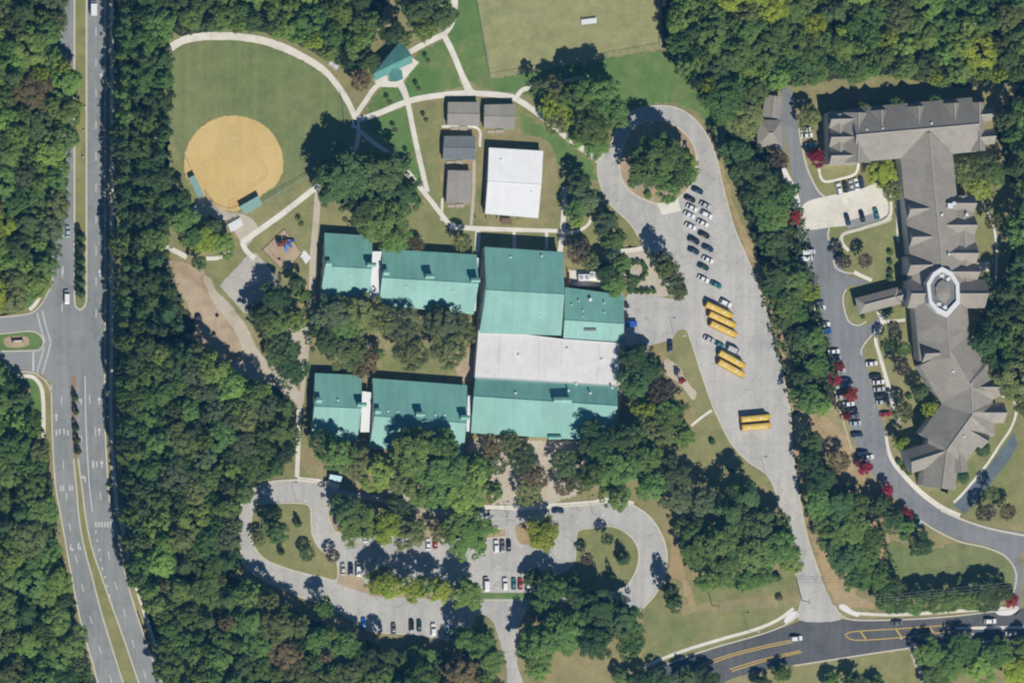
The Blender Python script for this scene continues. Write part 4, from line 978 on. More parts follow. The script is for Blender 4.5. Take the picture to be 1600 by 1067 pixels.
WH = wheel_mesh(); WHB = wheel_mesh(0.5, 0.3)
HUB = me_of("hub", tube((0,-0.12,0),(0,0.12,0), 0.19, n=10), MT['alu'])
def cabin(x0, x1, x2, x3, wb, wt, zb, zt):
    """glass house: x0 base rear, x1 roof rear, x2 roof front, x3 base front -> roof panel, windscreen, rear window, side windows"""
    A = [(x0,-wb,zb),(x3,-wb,zb),(x3,wb,zb),(x0,wb,zb)]; B = [(x1,-wt,zt),(x2,-wt,zt),(x2,wt,zt),(x1,wt,zt)]
    roof = ([(x1-0.04,-wt-0.03,zt),(x2+0.04,-wt-0.03,zt),(x2+0.04,wt+0.03,zt),(x1-0.04,wt+0.03,zt),
             (x1+0.1,-wt+0.1,zt+0.05),(x2-0.1,-wt+0.1,zt+0.05),(x2-0.1,wt-0.1,zt+0.05),(x1+0.1,wt-0.1,zt+0.05)],
            [(3,2,1,0),(4,5,6,7),(0,1,5,4),(1,2,6,5),(2,3,7,6),(3,0,4,7)])
    ws = ([A[1],A[2],B[2],B[1]], [(0,1,2,3)]); rw = ([A[0],B[0],B[3],A[3]], [(0,1,2,3)])
    sl_ = ([A[0],A[1],B[1],B[0]], [(0,1,2,3)]); sr_ = ([A[2],A[3],B[3],B[2]], [(0,1,2,3)])
    return roof, ws, rw, sl_, sr_
CARS = {}
def car_kind(name, secs, cab, wheels, extra=None):
    roof, ws, rw, sl_, sr_ = cab
    d = dict(body=me_of(name+"_body", join(loft(secs), roof, *(extra or [])), PAINT['white']), ws=me_of("windscreen", ws, MT['glass']), rw=me_of("rear_window", rw, MT['glass']),
             sl=me_of("side_window", sl_, MT['glass']), sr=me_of("side_window", sr_, MT['glass']), wheels=wheels)
    CARS[name] = d
car_kind("sedan", [(-2.3,0.70,0.45,0.62,0.80),(-2.1,0.86,0.28,0.78,0.93),(-1.2,0.90,0.25,0.84,0.98),(0.9,0.90,0.25,0.84,0.97),(1.9,0.86,0.28,0.76,0.84),(2.28,0.68,0.40,0.58,0.68)],
         cabin(-1.75,-0.95,0.25,1.05,0.78,0.60,0.97,1.42), [(1.38,0.80),(-1.36,0.80)])
car_kind("suv", [(-2.35,0.80,0.45,0.72,1.0),(-2.2,0.92,0.32,0.84,1.06),(-1.2,0.95,0.30,0.88,1.08),(0.9,0.95,0.30,0.88,1.06),(1.95,0.92,0.32,0.82,0.98),(2.35,0.76,0.45,0.66,0.80)],
         cabin(-2.2,-1.85,0.25,1.05,0.84,0.68,1.07,1.72), [(1.45,0.84),(-1.4,0.84)])
car_kind("van", [(-2.7,0.92,0.40,0.90,1.2),(-2.6,0.97,0.35,0.95,1.25),(0.9,0.97,0.35,0.95,1.25),(2.1,0.92,0.35,0.86,1.1),(2.6,0.80,0.45,0.7,0.85)],
         cabin(-2.62,-2.5,1.1,1.9,0.95,0.86,1.25,2.2), [(1.6,0.86),(-1.6,0.86)])
bed = join(box(-1.75,-0.86,1.05,1.9,0.1,0.35), box(-1.75,0.86,1.05,1.9,0.1,0.35), box(-2.65,0,1.05,0.1,1.8,0.35))
car_kind("pickup", [(-2.7,0.88,0.45,0.86,0.85),(-2.6,0.94,0.40,0.92,0.90),(0.9,0.94,0.40,0.90,1.0),(2.2,0.92,0.40,0.84,1.02),(2.7,0.80,0.5,0.72,0.9)],
         cabin(-0.75,-0.55,0.45,1.1,0.86,0.72,1.0,1.72), [(1.75,0.86),(-1.6,0.86)], [bed])
def car(px, py, ang, paint, label, kind="sedan", group=None, s=1.0):
    p = P(px, py, 0.7); d = CARS[kind]
    r = empty("parked_car" if kind in ("sedan", "suv") else ("van" if kind == "van" else "pickup_truck"), (p.x, p.y, 0.07), label, "car" if kind in ("sedan", "suv") else kind, group, ang)
    r.scale = (s, s, s)
    b = inst("body", d['body'], r, mat=PAINT[paint])
    inst("windscreen", d['ws'], r); inst("rear_window", d['rw'], r); inst("side_window", d['sl'], r); inst("side_window", d['sr'], r)
    for x, y in d['wheels']:
        for sgn in (-1, 1):
            wl_ = inst("wheel", WH, r, (x, sgn*y, 0.33))
    return r
A1 = -0.42
LG = "cars parked in the bus loop"
lot = [(1090,298,'dark blue','sedan',"dark blue car nearest the loop island tree, apart from the rows"),
 (1078,311,'black','sedan',"black car at the top of the western row in the bus loop"),
 (1102,321,'silver','sedan',"silver car at the top of the eastern row in the bus loop"),
 (1081,325,'white','sedan',"white car just below the top black car, western row of the bus loop"),
 (1077,336,'white','sedan',"second white car down the western row of the bus loop"),
 (1104,336,'white','suv',"white SUV just below the top silver car, eastern row of the bus loop"),
 (1098,349,'white','sedan',"white car directly above a dark car in the eastern row of the bus loop"),
 (1079,354,'white','sedan',"white car directly above the black SUV in the western row of the bus loop"),
 (1100,367,'black','sedan',"black car below three pale ones in the eastern row of the bus loop"),
 (1084,376,'black','suv',"long black SUV in the middle of the western row, bus loop"),
 (1106,388,'dark blue','sedan',"dark blue car between a black and a white one, eastern row, bus loop"),
 (1084,392,'dark blue','sedan',"dark blue car directly below the long black SUV, western row, bus loop"),
 (1106,406,'white','sedan',"white car above the dark green car, eastern row, bus loop"),
 (1099,417,'dark green','sedan',"dark green car below a white one in the bus loop rows"),
 (1099,436,'white','sedan',"white car beside the teal car, above the yellow buses"),
 (1119,445,'teal','sedan',"teal car, last below the rows and above the yellow buses"),
 (1134,474,'white','suv',"white SUV nosed against the topmost yellow bus"),]
for x, y, c_, k_, lb in lot: car(x, y, A1, c_, lb, k_, LG)
car(1108,530,A1,'silver',"silver car between the two angled bus rows, western one",'sedan',LG)
car(1124,538,A1,'teal',"small teal car in between the two angled bus rows",'sedan',LG, 0.9)
car(1146,547,A1,'silver',"silver van touching the lower angled bus row",'van',LG)
car(1007,541,V,'pale blue',"pale blue car half under the tree at the service court",'sedan')
car(1047,541,V,'dark blue',"dark blue SUV with pale rear at the grass wedge of the service court",'suv')
FG = "cars parked in the front car park"
for x, y, c_, k_, lb in (
 (536,889,'silver','sedan',"silver car, western of the three at the west island of the front car park"),
 (548,889,'dark blue','suv',"dark blue SUV, middle of the three at the west island of the front car park"),
 (560,889,'white','van',"white van, eastern of the three at the west island of the front car park"),
 (571,838,'white','sedan',"white car under the green tree at the west end of the upper row"),
 (594,844,'white','sedan',"white car under the bright yellow tree of the upper row"),
 (623,846,'white','sedan',"white car just east of the yellow tree in the upper row"),
 (636,848,'beige','sedan',"beige car under the olive tree, left of a white one, upper row"),
 (669,850,'white','sedan',"white car beside the red one in the upper row"),
 (680,848,'red','sedan',"red car in the upper row of the front car park"),
 (775,853,'white','suv',"white SUV, western of the three below the crosswalk"),
 (785,853,'grey','suv',"grey SUV, middle of the three below the crosswalk"),
 (795,852,'black','sedan',"black car, eastern of the three below the crosswalk"),
 (760,912,'white','van',"white van standing alone by the grass strip of the front car park"),
 (789,912,'white','suv',"white SUV beside the teal car on the grass strip"),
 (803,912,'teal','sedan',"teal car between a white and a red one on the grass strip"),
 (813,912,'red','sedan',"dark red car at the grass strip, edged by tree shade"),
 (825,914,'silver','sedan',"silver car at the grass strip, easternmost and half under the tree"),
 (643,977,'black','suv',"black SUV in the southern row of the front car park"),
 (655,977,'dark green','sedan',"dark green car beside the black SUV in the southern row"),
 (677,983,'white','suv',"white SUV in the southern row, shaded at its back"),
 (568,974,'blue','sedan',"blue car in deep tree shade, western end of the southern row"),
 (615,982,'grey','sedan',"grey car in deep tree shade between blue and black ones, southern row"),
 (698,984,'pale blue','sedan',"pale blue car in tree shade by the exit, southern row"),
 (707,987,'blue','sedan',"blue car in tree shade at the eastern end of the southern row")):
    car(x, y, V if y > 850 or x < 700 else V, c_, lb, k_, FG)
car(872,798,0.0,'dark blue',"dark blue car driving along the upper drive of the front car park",'sedan')
HG = "cars parked at the care home"
AW = 0.10
for x, y, a, c_, k_, lb in (
 (1258,384,AW,'black','sedan',"black car above two white vans on the west side of the care home drive"),
 (1263,394,AW,'white','van',"white van, upper of two, on the west side of the care home drive"),
 (1259,404,AW,'white','van',"white van, lower of two, on the west side of the care home drive"),
 (1279,474,AW,'grey','sedan',"grey car above a white one opposite the entrance canopy"),
 (1281,481,AW,'white','sedan',"white car below a grey one opposite the entrance canopy"),
 (1288,507,AW,'white','sedan',"white car directly above the bright blue car"),
 (1290,518,AW,'blue','suv',"bright blue SUV on the west side of the care home drive"),
 (1303,549,AW,'white','sedan',"upper white car of the pair above the red trees"),
 (1305,560,AW,'silver','sedan',"lower pale car of the pair above the red trees"),
 (1312,579,AW,'silver','sedan',"silver car between the two topmost red trees of the drive"),
 (1320,594,AW,'dark blue','sedan',"dark blue car beside the second red tree of the drive"),
 (1309,604,AW,'beige','sedan',"beige car poking from the verge below the second red tree"),
 (1318,609,AW,'black','sedan',"black car just above the third red tree of the drive"),
 (1315,620,AW,'beige','sedan',"beige car just left of the third red tree of the drive"),
 (1326,631,AW,'white','sedan',"white car below the third red tree of the drive"),
 (1331,640,AW,'black','sedan',"black car below a white one, beside the fourth red tree"),
 (1334,650,AW,'grey','sedan',"grey car right of the fourth red tree of the drive"),
 (1337,661,AW,'silver','sedan',"silver car below the fourth red tree of the drive"),
 (1339,679,AW,'dark blue','sedan',"dark blue car alone in its bay on the west side"),
 (1348,708,AW,'dark blue','suv',"dark blue SUV beside the white car, lowest in the west bays"),
 (1356,714,AW,'white','sedan',"white car just above the large red tree, lowest in the west bays"),
 (1362,568,AW,'white','sedan',"white car at the top of the eastern bays along the pavement"),
 (1368,588,AW,'black','sedan',"black car second from the top of the eastern bays"),
 (1373,597,AW,'white','sedan',"white car in the middle of the eastern bays, below a black one"),
 (1374,608,AW,'silver','sedan',"silver car in the middle of the eastern bays, below a white one"),
 (1376,618,AW,'black','suv',"black SUV in the eastern bays between two silver cars"),
 (1378,628,AW,'silver','sedan',"silver car in the eastern bays, lower one, below a black SUV"),
 (1384,647,AW,'red','sedan',"red car at the bottom of the eastern bays"),
 (1260,203,AW,'white','sedan',"white car at the tree north of the red maple, upper one"),
 (1261,212,AW,'white','sedan',"white car at the tree north of the red maple, lower one"),
 (1267,227,AW,'pale blue','sedan',"pale blue car directly above the red maple at the top bays"),
 (1311,296,1.75,'white','suv',"white SUV at the west end of the upper concrete court row"),
 (1321,292,1.75,'black','sedan',"black car in the upper row of the concrete court"),
 (1330,291,1.75,'silver','sedan',"silver car in the upper row of the concrete court"),
 (1338,288,1.75,'white','sedan',"white car in the upper row of the concrete court, by the tree"),
 (1346,285,1.75,'dark blue','sedan',"dark blue car half under the yellowish tree of the court"),
 (1324,343,1.80,'dark blue','sedan',"dark blue car, western of three in the lower court bays"),
 (1347,338,1.80,'black','sedan',"black car, middle of three in the lower court bays"),
 (1369,334,1.80,'teal','sedan',"teal car, eastern of three in the lower court bays"),
 (1312,402,0.5,'dark blue','sedan',"dark blue car in shade of the small purple tree"),
 (1435,815,1.9,'pale blue','sedan',"pale blue car at the shady lower bend of the care home drive")):
    car(x, y, a, c_, lb, k_, HG)
car(106,362,V,'pale blue',"pale blue car in the southbound lane beside the median conifers")
car(104,464,V,'white',"white van in the southbound lane below the median conifers",'van')
car(1244,997,0.08,'white',"white SUV on the dark road by the school drive mouth",'suv')
car(1402,973,0.05,'grey',"grey car on the dark road above the yellow hatching",'sedan')
car(1547,970,0.02,'white',"white car on the dark road beside the red maple",'suv')
car(1580,989,0.02,'silver',"silver car on the far side of the dark road median",'sedan')
# box truck on the main road
p = P(146,12,1.5); tr = empty("box_truck", (p.x, p.y, 0.07), "white box truck in the northbound lane at the photo's upper edge", "truck", None, V)
v, f = box(-1.0,0,1.9,4.6,2.3,2.4); mk("cargo_box", v, f, PAINT['white'], tr)
v, f = loft([(1.4,1.0,0.5,0.95,2.1),(2.3,1.0,0.5,0.9,2.1),(3.1,0.95,0.5,0.85,1.2),(3.4,0.85,0.55,0.75,1.0)]); mk("cab", v, f, PAINT['white'], tr)
mk("windscreen", [(2.42,-0.8,2.0),(2.95,-0.85,1.38),(2.95,0.85,1.38),(2.42,0.8,2.0)], [(0,1,2,3)], MT['glass'], tr)
for x in (2.4,-2.0):
    for y in (-0.95, 0.95): inst("wheel", WHB, tr, (x, y, 0.5))
# school buses
busm = {}
busm['body'] = me_of("bus_body", join(loft([(-5.9,1.15,0.55,1.05,2.6),(-5.7,1.22,0.45,1.12,2.7),(4.1,1.22,0.45,1.12,2.7),(4.3,1.2,0.5,1.05,2.6)])), MT['bus'])
busm['hood'] = me_of("hood", loft([(4.25,1.02,0.6,0.95,1.55),(5.3,0.98,0.6,0.85,1.42),(5.7,0.85,0.65,0.7,1.2)]), MT['bus'])
rs = []
for x in (-5.75, 4.15):
    rs += [(x,-1.1,2.70),(x,-0.8,2.93),(x,0,3.02),(x,0.8,2.93),(x,1.1,2.70)]
busm['roof'] = me_of("roof", (rs, [(k, k+5, k+6, k+1) for k in range(4)] + [(0,1,2,3,4),(9,8,7,6,5),(0,4,9,5)]), MT['bus_roof'])
busm['hatch'] = me_of("roof_hatch", box(0,0,0,0.7,0.7,0.12), PAINT['white'])
busm['win'] = me_of("window", box(0,0,0,0.72,0.06,0.62), MT['glass'])
busm['rail'] = me_of("rub_rail", box(0,0,0,9.6,0.06,0.09), MT['black'])
busm['ws'] = me_of("windscreen", ([(4.32,-1.0,1.6),(4.32,1.0,1.6),(4.32,0.98,2.4),(4.32,-0.98,2.4)], [(0,1,2,3)]), MT['glass'])
busm['bump'] = me_of("bumper", box(0,0,0,0.2,2.2,0.3), MT['black'])
busm['mir'] = me_of("mirror", join(tube((4.2,0,1.9),(4.9,0,1.8),0.03,n=5), box(4.95,0,1.75,0.1,0.22,0.4)), MT['black'])
def bus(px, py, ang, label):
    p = P(px, py, 1.6); r = empty("school_bus", (p.x, p.y, 0.07), label, "school bus", "yellow school buses", ang)
    inst("body", busm['body'], r); inst("hood", busm['hood'], r); inst("roof", busm['roof'], r)
    for x in (-3.4, 1.6): inst("roof_hatch", busm['hatch'], r, (x, 0, 3.06))
    for sgn in (-1, 1):
        for k in range(11): inst("window", busm['win'], r, (-5.0 + k*0.82, sgn*1.16, 2.15))
        inst("rub_rail", busm['rail'], r, (-0.8, sgn*1.235, 1.2)); inst("mirror", busm['mir'], r, (0, sgn*1.15, 0))
        for x in (-3.3, 4.6): inst("wheel", WHB, r, (x, sgn*1.0, 0.5))
    inst("windscreen", busm['ws'], r); inst("bumper", busm['bump'], r, (5.75,0,0.6)); inst("bumper", busm['bump'], r, (-5.98,0,0.6))
for x, y, a, lb in ((1124,485,-0.44,"school bus at the top of the upper angled row, beside a white SUV"), (1129,500,-0.44,"school bus in the middle of the upper angled row of three"),
    (1131,515,-0.44,"school bus at the bottom of the upper angled row of three"), (1144,562,-0.50,"upper school bus of the lower angled pair"), (1143,576,-0.50,"lower school bus of the lower angled pair"),
    (1181,653,0.09,"upper school bus of the pair parked almost level in the open asphalt"), (1182,666,0.09,"lower school bus of the pair parked almost level in the open asphalt")):
    bus(x, y, a, lb)

# ------------------------------------------------------------------ site furniture
def fence(label, pts, h=2.0, step=3.0, mat=None, cat="fence"):
    q = [G(*p) for p in pts]; c = q[0]; r = empty("chain_link_fence", c, label, cat)
    me = bpy.data.meshes.get("fence_post") or me_of("fence_post", tube((0,0,0),(0,0,2.0),0.05,n=6), MT['metal'])
    V_ = []; F = []
    def rib(a, b, wd):
        o = len(V_); u = Vector((0,0,wd)) if abs((b-a).z) < 0.3 else (b-a).cross(Vector((0,0,1))).normalized()*wd
        n_ = Vector((0,0,1)).cross((b-a)).normalized()*wd if abs((b-a).z) < 0.3 else Vector((0,0,0))
        V_.extend([a, b, b+u+n_, a+u+n_]); F.append((o, o+1, o+2, o+3))
    for i in range(len(q)-1):
        a, b = q[i], q[i+1]; L = (b-a).length; n = max(1, int(L/step))
        for k in range(n + (1 if i == len(q)-2 else 0)):
            p = a.lerp(b, k/n); inst("fence_post", me, r, p - c, scale=(1,1,h/2.0))
        v, f = tube(a + Vector((0,0,h)) - c, b + Vector((0,0,h)) - c, 0.06, n=6); mk("top_rail", v, f, MT['metal'], r)
        for z in np.arange(0.15, h, 0.3): rib(a + Vector((0,0,z)) - c, b + Vector((0,0,z)) - c, 0.014)
        m_ = int(L/0.5)
        for k in range(m_):
            p = a.lerp(b, k/m_) - c; rib(p, p.lerp(b - c, 0.5/L*0.6) + Vector((0,0,h)), 0.014)
    mk("wire_mesh", V_, F, MT['metal'], r, 'stuff')
fence("chain-link fence along the west foul line of the ball field", [(258,178),(276,217),(297,262)])
fence("chain-link fence along the first-base foul line to the big oaks", [(408,318),(455,290),(500,263),(540,246)])
fence("chain-link outfield fence by the path junction", [(530,142),(536,170),(538,198)], 1.5)
fence("tall chain-link backstop behind home plate", [(322,310),(340,332),(362,340),(378,334)], 4.0)
fence("chain-link fence around the dry sports field", [(738,-40),(766,122),(900,98),(1031,74),(1031,-40)])
def bleachers(label, px, py, L, rows, ang):
    g0 = P(px, py, 0.6); r = empty("bleachers", (g0.x, g0.y, 0), label, "bleachers", "aluminium bleachers", ang)
    me = me_of("seat_plank", box(0,0,0,L,0.42,0.06), MT['alu'])
    for k in range(rows):
        inst("seat_plank", me, r, (0, k*0.62 - rows*0.31, 0.45 + k*0.28))
        inst("foot_plank", me, r, (0, k*0.62 - rows*0.31 - 0.34, 0.2 + k*0.26))
    for x in (-L*0.4, 0, L*0.4):
        v, f = join(tube((x,-rows*0.31,0.05),(x,rows*0.31,0.4+rows*0.27),0.05,n=6), tube((x,rows*0.31,0),(x,rows*0.31,0.4+rows*0.27),0.05,n=6)); mk("frame", v, f, MT['metal'], r)
bleachers("white aluminium bleachers under the trees on the third-base side", 308,331, 5.0, 5, -1.05)
bleachers("white aluminium bleachers behind home plate on the gravel pad", 367,350, 5.5, 5, 0.5)
bleachers("white aluminium bleachers alone on the dry sports field", 920,32, 6.0, 3, 0.12)
bleachers("small pale bleachers at the wood edge west of the ball field", 240,218, 4.0, 3, 0.2)
# bases
for lb, bx, by in (("white base on the clay infield, the one nearest the outfield arc", 366,215), ("white base on the clay infield, first-base side", 420,268),
                   ("white base on the clay infield, third-base side", 314,262), ("white home plate at the lower end of the clay infield", 362,316)):
    g0 = G(bx, by, 0.1); v, f = box(0,0,0,0.5,0.5,0.08,0.78); o = mk("base_plate", v, f, MT['white_paint']); o.location = g0; tagthing(o, lb, "base", "bases on the infield")
# play structure
g0 = G(442,383); r = empty("play_structure", g0, "maroon climbing frame with bright blue slides on the playground mulch", "play structure")
v, f = box(-1.2,0.4,1.4,2.2,1.8,0.15); mk("deck", v, f, MT['brown_plastic'], r); v, f = box(1.0,1.1,1.8,1.6,1.6,0.15); mk("deck", v, f, MT['brown_plastic'], r)
for x, y in ((-2.2,-0.4),(-0.2,-0.4),(-2.2,1.2),(-0.2,1.2),(0.3,1.8),(1.7,1.8),(0.3,0.4),(1.7,0.4)):
    v, f = tube((x,y,0),(x,y,2.9),0.09); mk("post", v, f, MT['brown_plastic'], r)
mk("canopy", [(-2.5,-0.7,2.7),(0.1,-0.7,2.7),(0.1,1.5,2.7),(-2.5,1.5,2.7),(-1.2,0.4,3.5)], [(0,1,4),(1,2,4),(2,3,4),(3,0,4)], MT['brown_plastic'], r)
for a, b in (((1.0,0.3,1.8),(1.4,-2.6,0.2)),((1.8,1.2,1.8),(4.6,1.9,0.25)),((1.6,0.6,1.8),(3.4,-1.0,0.25))):
    a, b = Vector(a), Vector(b); d = (b-a); s_ = Vector((-d.y, d.x, 0)).normalized()*0.42; u = Vector((0,0,0.28))
    mk("slide", [a-s_, a+s_, b+s_, b-s_, a-s_+u, a+s_+u, b+s_+u, b-s_+u, a-s_*0.7+u*0.2], [(0,1,2,3),(0,3,7,4),(1,5,6,2)], MT['blue_plastic'], r)
for lb, x, y in (("small maroon spring rider above the climbing frame", 444,371), ("small maroon spring rider below the climbing frame", 436,406)):
    r = empty("spring_rider", G(x, y), lb, "spring rider", "spring riders on the playground")
    v, f = tube((0,0,0),(0,0,0.5),0.12); mk("spring", v, f, MT['metal'], r); v, f = loft([(-0.6,0.1,0.5,0.05,0.9),(0,0.2,0.45,0.15,0.75),(0.6,0.1,0.5,0.06,1.1)]); mk("seat", v, f, MT['brown_plastic'], r)
# rocks on the bare soil
def rock(label, px, py, s, seed):
    rr = random.Random(seed); bm = bmesh.new(); bmesh.ops.create_icosphere(bm, subdivisions=2, radius=s)
    for v in bm.verts: v.co *= 1 + rr.uniform(-0.22, 0.18); v.co.z = v.co.z*0.8 + s*0.4
    me = bpy.data.meshes.new("boulder"); bm.to_mesh(me); bm.free(); me.materials.append(MT['rock'])
    o = inst("boulder", me, None, G(px, py)); tagthing(o, label, "boulder")
rock("dark grey boulder on the bare soil, the larger one nearer the wood", 309,497, 1.5, 1); rock("small grey boulder on the bare soil near the gravel path", 339,493, 0.7, 2)
# entrance signs
def sign(label, px, py, ang, L=3.2):
    r = empty("monument_sign", G(px, py, 0.18), label, "sign", None, ang)
    v, f = box(0,0,0.25,L+0.6,0.9,0.5); mk("base", v, f, MT['red_wall'], r); v, f = box(0,0,1.0,L,0.5,1.0); mk("panel", v, f, MT['frame'], r)
    for s_ in (-1, 1): v, f = box(s_*(L/2+0.35),0,0.85,0.5,0.7,1.7); mk("pillar", v, f, MT['red_wall'], r)
sign("white monument sign on the mulch bed of the traffic island", 27,533, 0.05); sign("small white monument sign on the lawn south of the side road", 38,612, 0.6, 1.6)
# light-blue entrance awning by the drive
g0 = P(526,747,2.6); r = empty("entrance_awning", (g0.x, g0.y, 0), "pale blue entrance awning at the bend of the upper drive", "awning", None, -0.2)
mk("canopy", [(-2.8,-0.9,2.3),(2.0,-1.2,2.3),(2.0,1.1,2.7),(-2.8,1.0,2.7),(-2.8,-0.9,2.2),(2.0,-1.2,2.2),(2.0,1.1,2.6),(-2.8,1.0,2.6)], [(0,1,2,3),(7,6,5,4),(0,4,5,1),(1,5,6,2),(2,6,7,3),(3,7,4,0)], MT['cyan'], r)
for x, y in ((-2.6,-0.7),(1.8,-1.0),(1.8,0.9),(-2.6,0.8)): v, f = tube((x,y,0),(x,y,2.3),0.06); mk("post", v, f, MT['metal'], r)
# dumpsters and yard behind the gym
g0 = P(986,506,1.0); r = empty("dumpster", (g0.x, g0.y, 0.07), "bright blue dumpster against the kitchen wing's east wall", "dumpster")
v, f = loft([(-2.2,0.9,0.2,1.1,1.6),(2.2,0.9,0.2,1.1,1.6)]); mk("bin", v, f, MT['dumpster'], r); 
for x in (-1.05, 1.05): v, f = box(x,0,1.66,2.0,2.0,0.08); mk("lid", v, f, MT['dumpster'], r)
for lb, x, y in (("dark metal bin beside the kitchen wing wall, upper one", 979,478), ("dark metal bin beside the kitchen wing wall, lower one", 978,493)):
    g0 = P(x, y, 0.7); r = empty("waste_bin", (g0.x, g0.y, 0.07), lb, "bin", "bins by the kitchen wing"); v, f = loft([(-0.7,0.6,0.1,0.8,1.3),(0.7,0.6,0.1,0.8,1.3)]); mk("bin", v, f, MT['dark_metal'], r); v, f = box(0,0,1.36,1.6,1.7,0.1); mk("lid", v, f, MT['dark_metal'], r)
sheet("equipment_yard", [(886,422),(938,424),(938,448),(886,447)], 0.05, MT['path'], smooth=False)
for lb, x, y, L in (("white chiller unit in the walled yard, left one", 912,434, 4.2), ("white chiller unit in the walled yard, right one by the tree", 928,430, 3.4)):
    g0 = P(x, y, 1.4); r = empty("chiller_unit", (g0.x, g0.y, 0.06), lb, "chiller", "chillers in the yard"); v, f = box(0,0,1.1,L,2.6,2.0); mk("casing", v, f, PAINT['white'], r)
    for i in range(2):
        v, f = tube((-L/4+i*L/2,0,2.1),(-L/4+i*L/2,0,2.35),0.75,n=14); mk("fan_cowl", v, f, MT['metal'], r)
for lb, a, b in (("brown yard wall against the gymnasium", (887,424),(888,447)), ("brown yard wall along the kitchen wing", (890,447),(936,449))):
    a, b = G(*a), G(*b); m_ = (a+b)/2; d = b-a; v, f = box(0,0,1.1,d.length,0.25,2.2,math.atan2(d.y,d.x)); o = mk("yard_wall", v, f, MT['red_wall']); o.location = m_; tagthing(o, lb, "wall")
# picnic tables, benches
def picnic(label, px, py, ang):
    r = empty("picnic_table", G(px, py), label, "picnic table", "picnic tables", ang)
    v, f = box(0,0,0.75,1.9,0.8,0.06); mk("table_top", v, f, MT['alu'], r)
    for s_ in (-1, 1):
        v, f = box(0,s_*0.75,0.45,1.9,0.28,0.05); mk("seat", v, f, MT['alu'], r); v, f = join(tube((s_*0.7,-0.8,0),(s_*0.7,0.0,0.75),0.04,n=5), tube((s_*0.7,0.8,0),(s_*0.7,0.0,0.75),0.04,n=5)); mk("leg", v, f, MT['metal'], r)
picnic("pale picnic table on the soil above the path curve, upper one", 517,100, -0.6); picnic("pale picnic table on the soil above the path curve, lower one", 524,105, -0.6)
picnic("pale picnic table in the big oaks' shadow by the path fork", 573,216, 0.4); picnic("pale picnic table in tree shade by the sports field path", 899,124, 0.3)
picnic("pale picnic table on the courtyard paving between the wings", 575,538, 0.1)
# lamp posts and utility poles
def lamp(label, px, py, h=8.0, ang=0.0):
    r = empty("street_lamp", G(px, py), label, "street lamp", "lamp posts", ang)
    v, f = tube((0,0,0),(0,0,h),0.075,0.05); mk("pole", v, f, MT['metal'], r); v, f = tube((0,0,h-0.1),(1.6,0,h+0.1),0.05,n=6); mk("arm", v, f, MT['metal'], r); v, f = box(1.9,0,h+0.1,0.8,0.35,0.16); mk("lamp_head", v, f, MT['alu'], r)
for lb, x, y in (("slim lamp post on the grass inside the west car park island", 462,782), ("slim lamp post by the crosswalk of the front car park", 793,812), ("slim lamp post on the curved drive above the east island", 926,803),
                 ("slim lamp post at the grass wedge of the service court", 1053,525), ("slim lamp post beside the empty end of the bus park", 1196,742), ("slim lamp post at the verge of the dark road", 1168,985)):
    lamp(lb, x, y)
WP = [(1112,945),(1253,938),(1392,930),(1640,905)]
for i, (x, y) in enumerate(WP):
    lb = ["leaning-shadow timber utility pole on the slope east of the front car park","timber utility pole at the school drive mouth","timber utility pole at the start of the roadside trees","timber utility pole beyond the care home drive"][i]
    r = empty("utility_pole", G(x, y), lb, "utility pole", "utility poles"); v, f = tube((0,0,0),(0,0,10),0.17,0.12); mk("pole", v, f, MT['wood'], r); v, f = box(0,0,9.4,0.14,2.4,0.14); mk("crossarm", v, f, MT['wood'], r)
cu = []
for k in range(3):
    for i in range(len(WP)-1):
        a, b = G(*WP[i], 9.5), G(*WP[i+1], 9.5); a.y += (k-1)*1.1; b.y += (k-1)*1.1
        pts = [a.lerp(b, t/8) - Vector((0,0,1.2*4*(t/8)*(1-t/8))) for t in range(9)]
        cu.append(join(*[tube(pts[j], pts[j+1], 0.035, n=4) for j in range(8)]))
v, f = join(*cu); o = mk("overhead_wires", v, f, MT['metal']); tagthing(o, "three thin overhead wires strung between the timber utility poles", "wires")
# markers along the median
for i, (x, y) in enumerate(((132.5,168),(130.5,205),(129,246))):
    o = mk("marker_post", *box(0,0,0.5,0.5,0.4,1.0), MT['white_paint']); o.location = G(x, y, 0.16)
    tagthing(o, f"{('first','second','third')[i]} white marker post from the north on the grassy road median", "marker post", "marker posts on the median")

# ------------------------------------------------------------------ trees
def leaf_cards(centers, radii, per, size, flat, rng, tints, upbias=0.5):
    """numpy leaf quads round each clump centre -> verts, faces, clump tint per face"""
    K = len(centers); N = K*per
    c = np.repeat(centers, per, 0); rr = np.repeat(radii, per)
    d = rng.normal(size=(N, 3)); d /= np.linalg.norm(d, axis=1)[:, None]
    d[:, 2] = np.where(d[:, 2] < -0.2, -d[:, 2], d[:, 2])
    pos = c + d * (rr * rng.uniform(0.55, 1.05, N))[:, None] * np.array([1, 1, flat])
    nrm = d + rng.normal(size=(N, 3))*0.30 + np.array([0, 0, upbias]); nrm /= np.linalg.norm(nrm, axis=1)[:, None]
    t = np.cross(nrm, rng.normal(size=(N, 3))); t /= np.linalg.norm(t, axis=1)[:, None]; b = np.cross(nrm, t)
    s = size * rng.uniform(0.6, 1.25, N)[:, None]
    v = np.stack([pos - t*s, pos - b*s*0.62 + nrm*s*0.12, pos + t*s, pos + b*s*0.62 + nrm*s*0.12], 1).reshape(-1, 3)
    f = np.arange(N*4).reshape(N, 4)
    return v, f, np.repeat(tints, per)

